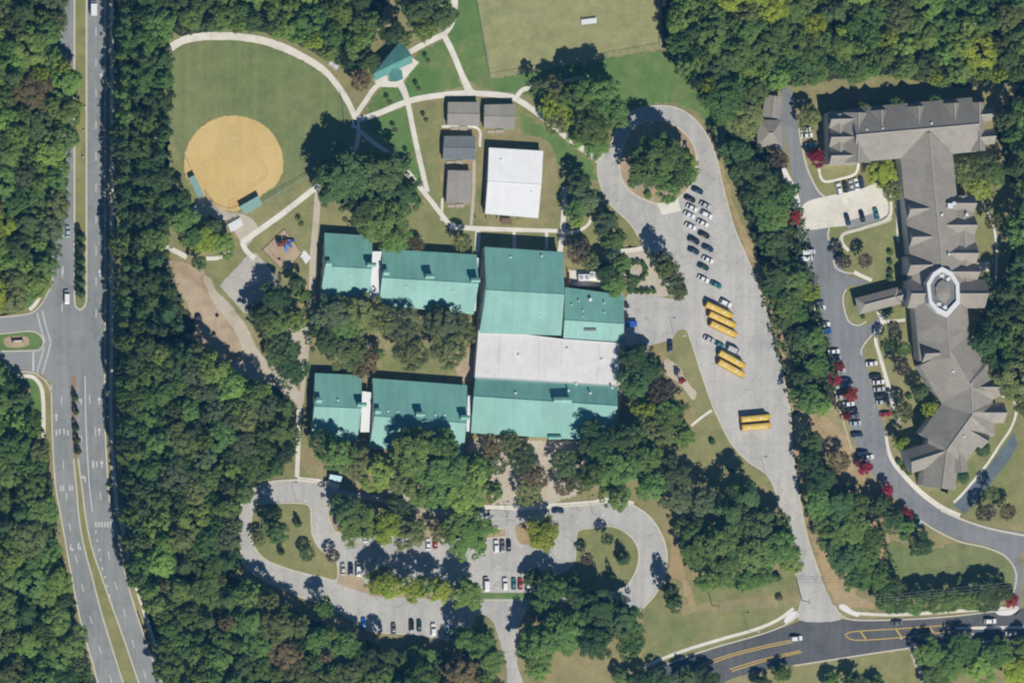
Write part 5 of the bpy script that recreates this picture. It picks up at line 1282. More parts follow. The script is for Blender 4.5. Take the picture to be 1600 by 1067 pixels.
def crown_mesh(name, v, f, tint):
    me = bpy.data.meshes.new(name)
    me.vertices.add(len(v)); me.vertices.foreach_set("co", v.ravel().astype(np.float32))
    me.loops.add(f.size); me.loops.foreach_set("vertex_index", f.ravel().astype(np.int32))
    me.polygons.add(len(f)); me.polygons.foreach_set("loop_start", (np.arange(len(f))*4).astype(np.int32))
    me.update(calc_edges=True)
    a = me.attributes.new("clump", 'FLOAT', 'FACE'); a.data.foreach_set("value", tint.astype(np.float32))
    me.materials.append(LEAF['mid green'])
    return me

def broadleaf(seed):
    """crown about 5 m in radius on a tree 14 m high"""
    rng = np.random.default_rng(seed)
    lobes = []; n = rng.integers(6, 9)
    for i in range(n):
        a = 2*math.pi*i/n + rng.uniform(-.35, .35); rad = rng.uniform(1.9, 3.2)
        lobes.append((rad*math.cos(a), rad*math.sin(a), rng.uniform(7.2, 9.8), rng.uniform(1.6, 2.5)))
    for _ in range(3): lobes.append((rng.uniform(-1.2, 1.2), rng.uniform(-1.2, 1.2), rng.uniform(10.2, 11.8), rng.uniform(1.7, 2.3)))
    C = []
    for (x, y, z, r) in lobes:
        for _ in range(15):
            d = rng.normal(size=3); d /= np.linalg.norm(d)
            if d[2] < -0.45: d[2] *= -1
            p = np.array([x, y, z]) + d*r*rng.uniform(0.8, 1.08)*np.array([1, 1, 0.85])
            if all(np.linalg.norm((p - np.array(l[:3]))/np.array([1, 1, .85])) > l[3]*0.72 for l in lobes): C.append(p)
    C = np.array(C); R = rng.uniform(0.55, 0.95, len(C))
    return leaf_cards(C, R*1.12, 42, 0.30, 0.8, rng, rng.uniform(0, 1, len(C)))

def beech(seed):
    """smooth broad dome about 5 m in radius, 15 m high"""
    rng = np.random.default_rng(seed); C = []
    ax, ay = rng.uniform(0.88, 1.08, 2); ph = rng.uniform(0, 6.28)
    while len(C) < 120:
        d = rng.normal(size=3); d /= np.linalg.norm(d)
        if d[2] < -0.25: continue
        a = math.atan2(d[1], d[0]); k = 1 + 0.13*math.sin(3*a + ph) + 0.08*math.sin(5*a + 2*ph)
        C.append((d[0]*4.7*ax*k*rng.uniform(.93, 1.03), d[1]*4.7*ay*k*rng.uniform(.93, 1.03), 9.2 + d[2]*5.4*rng.uniform(.90, 1.03)))
    C = np.array(C); R = rng.uniform(0.6, 1.05, len(C))
    return leaf_cards(C, R*1.15, 42, 0.31, 0.8, rng, rng.uniform(0, 1, len(C)))

def sweetgum(seed):
    """narrower pointed crown of tiered lobes, 4.2 m in radius, 17 m high"""
    rng = np.random.default_rng(seed); C = []
    for z in np.arange(6.0, 16.6, 1.0):
        t = (z - 6.0)/10.8; rad = 4.1*math.sin(math.pi*(0.28 + 0.70*t))**0.8; n = max(3, int(rad*2.2)); ph = rng.uniform(0, 6.28)
        for k in range(n):
            a = ph + 6.283*k/n + rng.uniform(-.25, .25); q = rad*rng.uniform(.72, 1.05)
            for _ in range(2): C.append((q*math.cos(a) + rng.uniform(-.6, .6), q*math.sin(a) + rng.uniform(-.6, .6), z + rng.uniform(-.5, .6)))
    C.append((0, 0, 16.8)); C = np.array(C); R = rng.uniform(0.5, 0.9, len(C))
    return leaf_cards(C, R*1.12, 34, 0.29, 0.8, rng, rng.uniform(0, 1, len(C)))

def sparse(seed):
    rng = np.random.default_rng(seed); C = []
    for i in range(120):
        a = rng.uniform(0, 2*math.pi); r = 4.6*math.sqrt(rng.uniform(0.02, 1)); z = 6.5 + 5.5*math.sqrt(max(0, 1-(r/5.2)**2))*rng.uniform(0.45, 1)
        C.append((r*math.cos(a), r*math.sin(a), z))
    C = np.array(C); R = rng.uniform(0.4, 0.8, len(C))
    return leaf_cards(C, R*1.25, 30, 0.27, 0.8, rng, rng.uniform(0, 1, len(C)), 0.3)

def pine(seed):
    """loblolly-like: open irregular whorls, radius about 4 m, 18 m high"""
    rng = np.random.default_rng(seed); C = []
    for z in np.arange(8.0, 17.6, 0.85):
        t = (z - 8.0)/9.8; rad = 3.9*(1 - t)**0.6*(0.75 + 0.25*min(1, t*5))
        for k in range(rng.integers(4, 7)):
            a = rng.uniform(0, 2*math.pi); q = rng.uniform(0.35, 1.08)*rad
            C.append((q*math.cos(a), q*math.sin(a), z + rng.uniform(-.3, .5) + 0.08*q))
    C.append((0, 0, 17.7)); C = np.array(C); R = rng.uniform(0.55, 0.95, len(C))
    return leaf_cards(C, R*1.1, 38, 0.26, 0.6, rng, rng.uniform(0, 1, len(C)), 0.35)

def cone(seed):
    """dense clipped conifer, radius about 1.6 m, 6 m high"""
    rng = np.random.default_rng(seed); C = []
    for z in np.arange(0.7, 5.9, 0.42):
        rad = 1.65*(1 - z/6.4)**0.75
        for k in range(max(3, int(rad*7))):
            a = rng.uniform(0, 2*math.pi); q = rng.uniform(0.6, 1.0)*rad; C.append((q*math.cos(a), q*math.sin(a), z))
    C = np.array(C); R = rng.uniform(0.3, 0.5, len(C))
    return leaf_cards(C, R, 16, 0.17, 0.9, rng, rng.uniform(0, 1, len(C)), 0.3)

def bush(seed):
    rng = np.random.default_rng(seed); C = []
    for i in range(46):
        d = rng.normal(size=3); d /= np.linalg.norm(d); d[2] = abs(d[2]); C.append(d*rng.uniform(0.65, 1.0)*np.array([1.1, 1.1, 1.3]) + np.array([0, 0, 0.5]))
    C = np.array(C); R = rng.uniform(0.25, 0.45, len(C))
    return leaf_cards(C, R, 18, 0.15, 0.9, rng, rng.uniform(0, 1, len(C)), 0.3)

def trunk_mesh(name, H, r0, limbs, z0, spread, seed):
    rr = random.Random(seed); parts = []
    pts = [Vector((0,0,0))]
    for i in range(1, 5): pts.append(Vector((rr.uniform(-.18,.18)*i*0.6, rr.uniform(-.18,.18)*i*0.6, H*i/4)))
    for i in range(4): parts.append(tube(pts[i], pts[i+1], r0*(1-i*0.22), r0*(1-(i+1)*0.22), 7))
    for k in range(limbs):
        a = 2*math.pi*k/limbs + rr.uniform(-.4,.4); z = z0 + (H - z0)*rr.uniform(0.0, 0.6)
        b = Vector((math.cos(a)*spread*rr.uniform(.6,1), math.sin(a)*spread*rr.uniform(.6,1), z + rr.uniform(1.2, 2.8)))
        parts.append(tube((0,0,z), b, r0*0.42, r0*0.12, 5))
    return me_of(name, join(*parts), MT['bark'])

KINDS = {
 'oak_tree':   dict(crowns=[crown_mesh("crown", *broadleaf(s)) for s in range(11, 18)], trunks=[trunk_mesh("trunk", 10.5, 0.34, 7, 4.5, 3.2, s) for s in (1, 2)], R=5.0, H=14.0, mid=0.64),
 'slender_tree': dict(crowns=[crown_mesh("crown", *sparse(s)) for s in range(31, 35)], trunks=[trunk_mesh("trunk", 9.5, 0.24, 9, 4.0, 3.4, s) for s in (3, 4)], R=5.0, H=12.5, mid=0.66),
 'pine_tree':  dict(crowns=[crown_mesh("crown", *pine(s)) for s in range(51, 56)], trunks=[trunk_mesh("trunk", 17.0, 0.30, 9, 8.5, 2.6, s) for s in (5, 6)], R=4.1, H=18.0, mid=0.66),
 'conifer':    dict(crowns=[crown_mesh("crown", *cone(s)) for s in range(71, 74)], trunks=[trunk_mesh("trunk", 4.8, 0.12, 4, 1.0, 0.7, 7)], R=1.8, H=6.2, mid=0.35),
 'shrub':      dict(crowns=[crown_mesh("crown", *bush(s)) for s in range(81, 84)], trunks=[trunk_mesh("stem", 1.1, 0.06, 5, 0.2, 0.7, 8)], R=1.4, H=2.1, mid=0.4),
}
KINDS['beech_tree'] = dict(crowns=[crown_mesh("crown", *beech(s)) for s in range(111, 117)], trunks=KINDS['oak_tree']['trunks'], R=5.0, H=15.0, mid=0.66)
KINDS['sweetgum_tree'] = dict(crowns=[crown_mesh("crown", *sweetgum(s)) for s in range(131, 136)], trunks=KINDS['oak_tree']['trunks'], R=4.4, H=17.5, mid=0.66)
KINDS['maple_tree'] = dict(KINDS['oak_tree'])
RT = random.Random(99)
PLACED = []   # (px, py, r)
def tree(kind, px, py, rpx, colour, label, H=None, group=None):
    k = KINDS[kind]; H = H or k['H']*(rpx*M/k['R'])**0.5
    s = rpx*M/k['R']; sz = H/k['H']
    p = P(px, py, H*k['mid'])
    root = empty(kind, (p.x, p.y, 0), label, "tree" if kind != 'shrub' else "shrub", group, RT.uniform(0, 6.283))
    inst("crown", RT.choice(k['crowns']), root, (0,0,0), 0.0, (s*RT.uniform(.93,1.07), s*RT.uniform(.93,1.07), sz), LEAF[colour])
    inst("trunk" if kind != 'shrub' else "stem", RT.choice(k['trunks']), root, (0,0,0), 0.0, (s, s, sz))
    PLACED.append((px, py, rpx))
    return root

TREES = []
def T(kind, x, y, r, col, where, H=None): TREES.append((kind, x, y, r, col, where, H))
O, S_, PN, CN, SH, MP = 'oak_tree', 'slender_tree', 'pine_tree', 'conifer', 'shrub', 'maple_tree'
BE, SG = 'beech_tree', 'sweetgum_tree'
# median plantings
for i, y in enumerate((371,389,407,425,442,458)): T(CN, 126.5, y, 10, 'dark green', 'on the grassy road median', 7.0)
for i, (x, y) in enumerate(((118,622),(119,643),(119,669),(121,688),(122.5,705))): T(CN, x, y, 7, 'dark green', 'on the brick-paved road median', 5.5)
# ball field
for x, y, r, c_ in ((287,345,24,'mid green'),(282,312,18,'dark green'),(318,372,26,'yellow-green'),(348,382,22,'bright green'),(300,370,22,'mid green'),(330,352,16,'dark green')): T(O, x, y, r, c_, 'between the dugout and the bare soil', 12)
T(S_, 311, 410, 13, 'dark green', 'at the gap in the pale path above the bare soil', 8)
T(S_, 563, 125, 18, 'brown', 'left of the pavilion roof', 9)
for x, y, r, c_ in ((560,60,24,'bright green'),(575,95,20,'dark green'),(610,50,20,'dark green'),(655,20,30,'dark green'),(690,22,26,'dark green'),(665,42,22,'bright green'),(545,75,22,'mid green'),(630,60,14,'olive')): T(O, x, y, r, c_, 'above the pavilion', 15)
# big oaks
for x, y, r, c_ in ((540,282,44,'dark green'),(592,280,48,'dark green'),(600,335,44,'mid green'),(632,305,32,'dark green'),(615,370,27,'bright green'),(562,330,32,'dark green'),(520,300,26,'dark green')): T(O, x, y, r, c_, 'in the huge clump beside the ball field', 21 if r > 30 else 15)
T(S_, 652, 382, 12, 'brown', 'by the eave of the long northern classroom wing', 5)
T(S_, 722, 378, 16, 'olive', 'by the path at the northern gymnasium corner', 9)
T(S_, 505, 265, 16, 'dark green', 'at the western edge of the huge oak clump', 14)
# west of the school
for x, y, r, c_, k_ in ((430,462,24,'dark green',O),(407,492,24,'dark green',O),(432,508,28,'mid green',O),(459,497,22,'bright green',O),(463,443,14,'dark green',O),(473,462,12,'bright green',O),(442,545,26,'dark green',S_),(458,582,28,'dark green',O),(436,562,20,'grey-green',S_)): T(k_, x, y, r, c_, 'beside the basketball court', 13 if r > 20 else 9)
# courtyard
for x, y, r, c_, k_ in ((518,492,34,'grey-green',O),(560,492,38,'olive',O),(595,500,27,'olive',S_),(512,530,31,'dark green',O),(545,550,36,'olive',O),(568,566,25,'brown',S_),(630,506,31,'grey-green',S_),(640,552,29,'olive',S_),(690,505,31,'grey-green',O),(698,548,31,'olive',S_),(722,520,22,'olive',S_),(535,515,29,'mid green',O),(592,552,11,'bright green',O)): T(k_, x, y, r, c_, 'in the courtyard between the classroom wings', 12 if r > 22 else 8)
# front of the school
for x, y, r, c_, k_ in ((522,708,32,'mid green',O),(553,718,28,'olive',O),(500,690,20,'dark green',S_),(592,740,30,'bright green',O),(622,748,26,'olive',O),(650,705,40,'mid green',O),(690,745,46,'mid green',O),(725,765,38,'bright green',O),(695,700,32,'mid green',O),(745,730,26,'mid green',O),(770,765,18,'bright green',O),(660,770,28,'mid green',O)): T(k_, x, y, r, c_, 'under the eaves of the southern classroom wings', 18 if r > 30 else 14)
for x, y, r, c_, k_ in ((768,700,18,'brown',S_),(795,692,18,'olive',S_),(815,715,26,'dark green',S_),(835,745,22,'brown',S_),(825,770,22,'olive',S_),(885,725,26,'dark green',S_),(905,752,22,'olive',S_),(880,760,16,'brown',S_),(775,725,18,'olive',S_)): T(k_, x, y, r, c_, 'in the planting south of the office wing', 8)
# front car park
for x, y, r, c_, k_ in ((545,800,30,'dark green',O),(560,818,35,'mid green',O),(598,824,28,'yellow-green',O),(640,830,28,'olive',O),(690,832,20,'olive',S_),(735,838,38,'bright green',O),(620,795,20,'dark green',S_),(715,815,22,'mid green',O)): T(k_, x, y, r, c_, 'on the upper strip of the front car park', 13 if r > 20 else 9)
for x, y, r, c_, k_ in ((590,908,20,'yellow-green',O),(612,916,19,'yellow-green',BE),(603,896,14,'olive',O),(645,920,22,'yellow-green',O),(664,914,15,'bright green',BE),(684,922,21,'yellow-green',O),(728,928,27,'bright green',O)): T(k_, x, y, r, c_, 'on the middle strip of the front car park', 14)
for x, y, r, c_, k_ in ((848,832,28,'yellow-green',O),(862,918,28,'mid green',O),(835,905,18,'dark green',O),(898,906,13,'mid green',O),(845,950,20,'mid green',O)): T(k_, x, y, r, c_, 'west of the car park\'s east island', 14 if r > 20 else 7)
for x, y, r, c_, k_ in ((432,828,22,'dark green',O),(428,802,16,'dark green',O),(404,842,13,'olive',S_),(440,862,7,'dark green',CN),(466,818,8,'dark green',CN),(480,864,13,'dark green',S_),(520,868,11,'purple-brown',S_)): T(k_, x, y, r, c_, 'on the car park\'s grassy west island', 14 if r > 15 else 6)
for x, y, r, c_, k_ in ((948,842,11,'grey-green',S_),(974,872,14,'dark green',CN),(917,872,10,'purple-brown',S_),(956,898,7,'dark green',CN)): T(k_, x, y, r, c_, 'on the car park\'s grassy east island', 8)
for x, y, r, c_, k_ in ((1052,938,17,'dark green',O),(1046,920,14,'dark green',O)): T(k_, x, y, r, c_, 'alone outside the bend of the east loop', 15)
T(O, 508, 948, 17, 'mid green', 'outside the lower bend of the west loop', 13)
for x, y, r, c_, k_ in ((930,955,40,'dark green',O),(880,985,36,'mid green',O),(840,1005,34,'mid green',O),(975,965,32,'dark green',O),(930,1000,32,'dark green',O),(985,1010,24,'mid green',O),(905,940,26,'dark green',O),(985,985,22,'mid green',O),(840,1045,20,'bright green',O)): T(k_, x, y, r, c_, 'in the clump east of the exit road', 17 if r > 30 else 13)
for x, y, r in ((748,1000,26),(762,1030,28),(722,995,18)): T(O, x, y, r, 'mid green', 'along the west side of the exit road', 15)
# north-east lawn clump and the bus loop
for x, y, r, c_, k_ in ((862,168,22,'yellow-green',S_),(885,180,22,'yellow-green',S_),(905,150,30,'mid green',O),(940,145,30,'mid green',O),(958,178,26,'mid green',O),(925,195,34,'mid green',O),(930,228,22,'mid green',O),(870,192,20,'olive',S_),(905,215,22,'bright green',O),(870,140,22,'olive',O),(835,130,12,'dark green',O)): T(k_, x, y, r, c_, 'in the clump northwest of the bus loop', 18 if r > 25 else 11)
for x, y, r, c_, k_ in ((1030,254,48,'mid green',O),(1066,256,27,'yellow-green',O),(1056,268,30,'bright green',O),(1010,268,30,'dark green',O),(1042,288,28,'bright green',O)): T(k_, x, y, r, c_, 'on the island of the bus loop', 21 if r > 35 else 16)
for x, y, r in ((987,288,7),(1013,305,8),(995,282,6)): T(SH, x, y, r, 'bright green', 'on the mulch of the bus loop island')
for x, y, r, c_, k_ in ((905,285,20,'dark green',O),(915,312,22,'grey-green',O),(900,325,18,'mid green',O),(945,345,20,'grey-green',O),(960,372,20,'mid green',O),(905,395,20,'purple-brown',S_),(920,408,16,'olive',S_),(950,425,20,'dark green',O),(968,412,20,'mid green',O),(960,445,20,'mid green',O),(985,440,12,'mid green',S_),(900,345,14,'bright green',O)): T(k_, x, y, r, c_, 'between the gymnasium and the bus loop', 11)
for x, y, r, c_, k_ in ((1060,455,15,'olive',O),(1052,441,20,'grey-green',O),(1041,421,19,'olive',O),(1031,402,14,'grey-green',O)): T(k_, x, y, r, c_, 'in the tall row on the bus loop kerb', 15)
for x, y, r in [(round(995+15*math.cos(a)), round(424+14*math.sin(a)), 5.5) for a in np.linspace(0.3, 6.0, 11)]+[(985+k*9, 455, 6) for k in range(5)]: T(SH, x, y, r, 'mid green', 'in the ring bed beside the bus loop')
# service court and slope
for x, y, r, c_, k_ in ((990,560,24,'dark green',O),(1015,575,26,'dark green',O),(990,600,24,'dark green',O),(1006,638,20,'yellow-green',O),(1035,610,22,'purple-brown',S_),(1050,650,28,'mid green',O),(1030,680,26,'olive',O),(1065,680,22,'mid green',O),(1010,665,20,'olive',S_),(1040,640,22,'mid green',O)): T(k_, x, y, r, c_, 'between the office wing and the grass wedge', 14)
for x, y, r, c_, k_ in ((935,690,34,'dark green',O),(960,735,42,'mid green',O),(1000,715,36,'mid green',O),(1015,755,32,'mid green',O),(965,775,26,'mid green',O),(1050,740,28,'grey-green',O),(1060,775,28,'grey-green',O),(1095,780,26,'grey-green',O),(930,740,26,'mid green',O),(985,680,28,'dark green',O)): T(k_, x, y, r, c_, 'in the wood southeast of the office wing', 17)
for x, y, r, c_, k_ in ((1165,775,34,'dark green',PN),(1140,800,34,'dark green',PN),(1180,815,36,'dark green',O),(1215,850,36,'mid green',O),(1175,860,38,'mid green',O),(1125,850,38,'mid green',O),(1090,860,30,'mid green',O),(1130,895,28,'mid green',O),(1085,830,28,'mid green',O),(1190,895,24,'mid green',O),(1230,875,24,'bright green',O),(1105,905,20,'bright green',O),(1165,905,20,'mid green',O),(1215,820,22,'mid green',O)): T(k_, x, y, r, c_, 'in the wood west of the school drive', 18 if r > 30 else 13)
T(SH, 1113, 690, 6, 'dark green', 'on the slope below the grass wedge'); T(SH, 1142, 735, 5, 'dark green', 'on the slope beside the bus park'); T(SH, 1214, 902, 9, 'dark green', 'beside the mouth of the school drive'); T(SH, 1218, 934, 7, 'olive', 'on the verge at the school drive mouth')
# strip between bus loop and care home
for x, y, r, c_, k_ in ((1150,235,26,'dark green',O),(1165,265,28,'dark green',O),(1190,285,30,'dark green',O),(1200,312,28,'mid green',O),(1180,302,22,'dark green',O),(1215,335,22,'mid green',O),(1200,345,20,'mid green',O),(1230,300,18,'mid green',O),(1208,378,20,'dark green',O),(1212,428,24,'dark green',O),(1208,452,20,'dark green',O),(1228,480,24,'mid green',O),(1226,503,16,'dark green',O),(1240,440,22,'mid green',O),(1246,488,20,'mid green',O),(1252,532,23,'dark green',O),(1270,530,22,'mid green',O),(1280,570,20,'mid green',O),(1254,592,18,'dark green',O),(1262,622,25,'mid green',O),(1282,634,18,'bright green',O),(1265,455,16,'yellow-green',S_),(1216,398,16,'dark green',O),(1237,418,16,'mid green',O),(1256,426,12,'dark green',O)): T(k_, x, y, r, c_, 'in the tree belt west of the care home drive', 17 if y < 330 else (12 if r > 20 else 9))
T(S_, 1215, 250, 17, 'purple-brown', 'beside the hip-roofed garage', 8)
# belt beside the school drive
for x, y, r, c_, k_ in ((1268,690,20,'dark green',O),(1265,720,20,'dark green',O),(1282,745,26,'dark green',O),(1278,790,26,'mid green',O),(1310,790,28,'dark green',O),(1300,830,28,'mid green',O),(1330,830,30,'mid green',O),(1320,870,28,'dark green',O),(1350,875,30,'mid green',O),(1370,900,22,'mid green',O),(1340,905,22,'mid green',O),(1335,790,22,'mid green',O),(1365,840,20,'mid green',O),(1312,722,18,'brown',S_),(1375,790,18,'dark green',O),(1395,815,20,'dark green',O),(1415,825,18,'mid green',O),(1440,850,20,'dark green',O)): T(k_, x, y, r, c_, 'in the tree belt east of the school drive', 11.5 if r > 19 else 9)
# roadside trees by the dark road
for x, y, r, c_, k_ in ((1388,922,17,'mid green',BE),(1385,942,15,'mid green',BE),(1406,940,16,'dark green',BE),(1427,942,17,'mid green',BE),(1447,938,18,'dark green',BE),(1468,940,19,'mid green',BE),(1490,936,18,'mid green',BE),(1512,936,18,'mid green',BE),(1538,932,25,'dark green',BE),(1562,924,17,'dark green',BE),(1396,912,13,'dark green',BE)): T(k_, x, y, r, c_, 'in the row beside the dark road', 9)
for x, y, r, c_ in ((1580,937,12,'red'),(1275,246,15,'red'),(1242,340,13,'red'),(1310,571,10,'red'),(1304,592,11,'red'),(1330,616,12,'red'),(1322,649,9,'red'),(1350,730,13,'red'),(1386,765,11,'red'),(1382,783,11,'red'),(1417,802,10,'red'),(1065,594,6,'red')):
    T(MP, x, y, r, c_, {1580:'at the corner of the care home drive and dark road',1275:"at the west end of the care home's top wing",1242:'at the mouth of the concrete court',1310:'above the silver car in the west bays',1304:'second down the west bays of the drive',1330:'between white and black cars in the west bays',1322:'beside the grey car in the west bays',1350:'just below the last car of the west bays',1386:'upper of two at the bend of the drive',1382:'lower of two at the bend of the drive',1417:'last along the bend of the drive',1065:'at the bare soil path near the grass wedge'}[x], 6)
# care home grounds
for x, y, r, c_, k_ in ((1378,272,24,'yellow-green',O),(1394,300,16,'olive',S_),(1265,182,22,'olive',O),(1510,270,24,'olive',S_),(1532,262,24,'olive',S_),(1555,270,22,'mid green',O),(1528,295,20,'yellow-green',S_),(1348,170,13,'olive',S_),(1400,166,15,'mid green',S_),(1460,160,14,'mid green',S_),(1352,408,12,'purple-brown',S_),(1318,408,13,'purple-brown',S_),(1408,572,16,'purple-brown',S_),(1385,538,11,'dark green',S_),(1412,545,12,'mid green',S_),(1410,643,17,'olive',S_),(1456,637,17,'yellow-green',O),(1438,612,15,'dark green',O),(1407,690,13,'yellow-green',O),(1536,702,14,'dark green',CN),(1505,745,13,'dark green',CN),(1395,510,10,'purple-brown',S_),(1540,800,16,'purple-brown',S_),(1575,800,14,'brown',S_),(1550,770,12,'olive',S_),(1552,345,14,'olive',S_),(1540,440,12,'dark green',S_)): T(k_, x, y, r, c_, 'in the grounds of the care home', 9 if k_ != CN else 5)
for x, y in ((1391,425),(1391,410),(1391,435),(1391,395)): T(SH, x, y, 6, 'mid green', "in the hedge along the care home's west wall")
for x, y in ((1371,458),(1383,488),(1392,486),(1360,460),(1345,485),(1348,495)): T(SH, x, y, 5, 'mid green', 'round the entrance canopy planting')
for x, y in ((1412,730),(1420,738),(1405,722),(1429,610),(1420,620)): T(SH, x, y, 6, 'mid green', 'in the beds at the lower end of the care home')
# bottom right and bottom edge
for x, y, r, c_, k_ in ((1450,1020,24,'mid green',O),(1480,1040,26,'bright green',O),(1505,1015,26,'mid green',O),(1530,1045,26,'bright green',O),(1560,1020,26,'mid green',O),(1590,1045,26,'yellow-green',O),(1600,1010,20,'mid green',O),(1460,1058,24,'mid green',O),(1222,1050,16,'mid green',O),(1000,1062,22,'dark green',O),(1035,1062,18,'dark green',O),(1070,1060,18,'dark green',O),(1105,1062,20,'dark green',O),(970,1058,14,'mid green',O),(1300,1066,16,'mid green',O),(1335,1068,18,'dark green',O),(1370,1072,16,'mid green',O),(1190,1068,14,'dark green',O)): T(k_, x, y, r, c_, 'south of the dark road', 8.5 if r > 17 else 6)
# young trees on the lawns with mulch rings
for i, (x, y, mx, my) in enumerate(((663,88,668,96),(650,124,653,139),(606,153,608,160),(662,178,665,188),(612,196,617,204),(636,236,637,243),(471,326,470,350))):
    sheet("mulch_ring", [(mx+3.2*math.cos(a), my+2.8*math.sin(a)) for a in np.linspace(0, 5.6, 8)], 0.05, MT['mulch'], n=2)
    T(S_, mx, my-1, 4.5, 'dark green', 'in a mulch ring on the school lawns', 4.0)

# woods: fill the outlines with crowns
def inside(p, poly):
    x, y = p; c_ = False; n = len(poly); j = n-1
    for i in range(n):
        xi, yi = poly[i]; xj, yj = poly[j]
        if (yi > y) != (yj > y) and x < (xj-xi)*(y-yi)/(yj-yi) + xi: c_ = not c_
        j = i
    return c_
MIXES = {
 'main road wood': (('mid green',5),('bright green',4),('dark green',2),('olive',2),('yellow-green',1),('grey-green',1),('brown',1)),
 'side road wood': (('mid green',6),('bright green',4),('dark green',2),('olive',2)),
 'ball field wood': (('dark green',5),('mid green',4),('pine green',2)),
 'pavilion wood': (('mid green',5),('bright green',4),('yellow-green',1),('dark green',2)),
 'sports field wood': (('mid green',7),('bright green',4),('dark green',2),('yellow-green',1),('olive',1)),
 'school wood': (('mid green',7),('dark green',3),('bright green',2),('olive',2),('grey-green',2)),
 'car park wood': (('mid green',7),('bright green',1),('dark green',3),('olive',2),('brown',1)),
 'care home wood': (('mid green',3),('dark green',4),('olive',2)),
}
WT = []
RW = random.Random(5)
pre = [(t[1], t[2], t[3]) for t in TREES]
def add_wood_tree(x, y, r, wname, got, kind=None, col=None, H=None):
    col = col or RW.choice([c_ for c_, k_ in MIXES[wname] for _ in range(k_)])
    if kind is None:
        kind = PN if (col == 'pine green' or (col == 'dark green' and RW.random() < 0.45)) else RW.choice((BE, BE, BE, O, SG) if r > 20 else (SG, BE, S_))
    if wname == 'car park wood' and 605 < x < 712 and y < 1062: H = 7.5
    got.append((x, y, r))
    WT.append((kind, x, y, r*0.88 if kind in (PN, SG) else r, col, wname, H or (RW.uniform(17, 21) if kind == PN else RW.uniform(14.5, 18)), False))
for wname, poly in WOODS.items():
    xs = [p[0] for p in poly]; ys = [p[1] for p in poly]; got = []
    x0, x1, y0, y1 = max(min(xs), -14), min(max(xs), 1612), max(min(ys), -12), min(max(ys), 1100)
    if wname == 'ball field wood':
        for y in range(-5, 530, 19): add_wood_tree(190 + RW.uniform(-3, 4), y + RW.uniform(-4, 4), RW.uniform(14, 18), wname, got, RW.choice((PN, SG, PN)), RW.choice(('dark green', 'mid green', 'dark green')), RW.uniform(19, 22))
    if wname == 'school wood':
        for y in range(540, 905, 19): add_wood_tree(198 + max(0, (y-700)*0.08) + RW.uniform(-3, 4), y + RW.uniform(-4, 4), RW.uniform(15, 19), wname, got, RW.choice((PN, SG, BE)), RW.choice(('dark green', 'mid green')), RW.uniform(19, 22))
    if wname == 'car park wood':
        for t in range(10): add_wood_tree(222 + t*9 + t*t*0.6, 905 + t*19, RW.uniform(15, 19), wname, got, RW.choice((SG, BE)), 'mid green', RW.uniform(16, 19))
    area = (x1-x0)*(y1-y0)
    for big, tries in ((1, area/30), (0, area/10)):
        for _ in range(int(tries)):
            x, y = RW.uniform(x0, x1), RW.uniform(y0, y1); r = RW.choice((22, 25, 28, 32)) if big else RW.choice((13, 15, 17, 19))
            if not all(inside((x+dx*r, y+dy*r), poly) for dx, dy in ((0,0),(.62,0),(-.62,0),(0,.62),(0,-.62))): continue
            if any((x-a)**2 + (y-b)**2 < (0.63*(r+c_))**2 for a, b, c_ in got): continue
            if any((x-a)**2 + (y-b)**2 < (0.66*(r+c_))**2 for a, b, c_ in pre): continue
            add_wood_tree(x, y, r, wname, got)
    WT = [t if t[5] != wname or len(t) > 8 else t + ((x0, x1, y0, y1),) for t in WT]
    print(wname, len(got))

# low growth under the woods: nobody could count it
def undergrowth(poly, seed):
    rng = np.random.default_rng(seed); xs = [p[0] for p in poly]; ys = [p[1] for p in poly]
    n = int((min(max(xs), 1620)-max(min(xs), -20))*(min(max(ys), 1090)-max(min(ys), -20))/46)
    P_ = np.stack([rng.uniform(max(min(xs), -20), min(max(xs), 1620), n), rng.uniform(max(min(ys), -20), min(max(ys), 1090), n)], 1)
    P_ = [p for p in P_ if inside(p, poly)]
    C = np.array([((p[0]-800)*M, (533.5-p[1])*M, rng.uniform(0.8, 5.5)) for p in P_])
    v, f, t = leaf_cards(C, rng.uniform(0.7, 1.3, len(C)), 11, 0.52, 0.7, rng, rng.uniform(0, 1, len(C)), 0.4)
    o = bpy.data.objects.new("undergrowth", crown_mesh("undergrowth", v, f, t)); COL.objects.link(o); o["kind"] = "stuff"
    o.material_slots[0].link = 'OBJECT'; o.material_slots[0].material = LEAF['dark green']
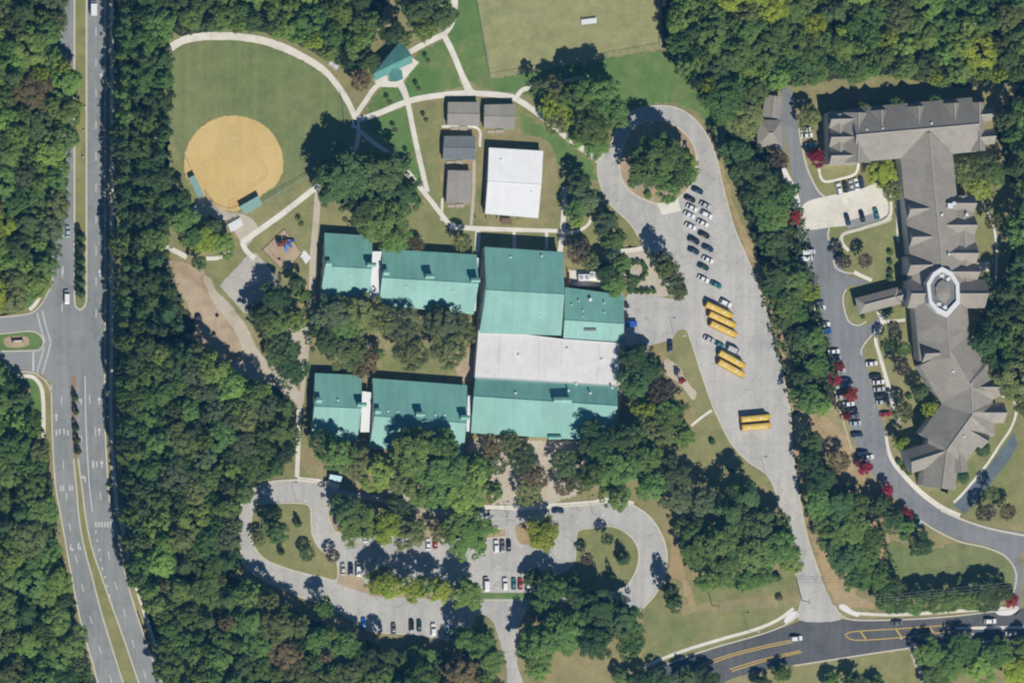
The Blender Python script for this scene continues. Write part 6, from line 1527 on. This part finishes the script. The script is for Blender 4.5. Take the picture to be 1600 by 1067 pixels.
for i, (wname, poly) in enumerate(WOODS.items()): undergrowth(poly, 200+i)
for i in (1, 2): undergrowth(SHADES[i], 220+i)

# labels: colour, kind and place; an ordinal from the north where several share them
ORD = ['northernmost','second northernmost','third northernmost','fourth northernmost','fifth northernmost','sixth northernmost','seventh northernmost','eighth northernmost','ninth northernmost','tenth northernmost','eleventh northernmost','twelfth northernmost','thirteenth northernmost','fourteenth northernmost','fifteenth northernmost','sixteenth northernmost','seventeenth northernmost','eighteenth northernmost']
NICE = {O:'oak', BE:'beech', SG:'sweetgum', S_:'thin-crowned tree', PN:'pine', CN:'conifer', SH:'shrub', MP:'maple'}
def third(v, a, b, names): t = (v-a)/(b-a); return names[0] if t < 0.34 else (names[1] if t < 0.67 else names[2])
ALL = []
for (k_, x, y, r, c_, wh, H) in TREES: ALL.append((k_, x, y, r, c_, wh, H, wh))
for (k_, x, y, r, c_, wn, H, edge, bb) in WT:
    ns = third(y, bb[2], bb[3], ('north','middle','south')); ew = third(x, bb[0], bb[1], ('west','centre','east'))
    sec = ('centre' if ew == 'centre' else ew + ' side') if ns == 'middle' else (ns + ' side' if ew == 'centre' else f"{ns}-{ew} part")
    ALL.append((k_, x, y, r, c_, f"in the {sec} of the {wn}" , H, wn))
byl = {}
for i, t in enumerate(ALL): byl.setdefault((t[4], NICE[t[0]], t[5]), []).append(i)
lab = {}
for (c_, nk, wh), ids in byl.items():
    ids.sort(key=lambda i: ALL[i][2])
    for n, i in enumerate(ids):
        base = f"{c_} {nk} {wh}"
        if len(ids) == 1: lab[i] = base
        elif n < len(ORD) : lab[i] = f"{ORD[n]} {base}"
        else: lab[i] = f"southern {base}"
for i, (k_, x, y, r, c_, wh, H, grp) in enumerate(ALL):
    words = lab[i].split()
    tree(k_, x, y, r, c_, lab[i] if len(words) >= 4 else lab[i] + " by the school", H, "trees " + grp if not grp.endswith('wood') else "trees of the " + grp)
print([o["label"] for o in bpy.data.objects if len(str(o.get("label","")).split()) > 15])
print("trees", len(ALL), "objects", len(bpy.data.objects))
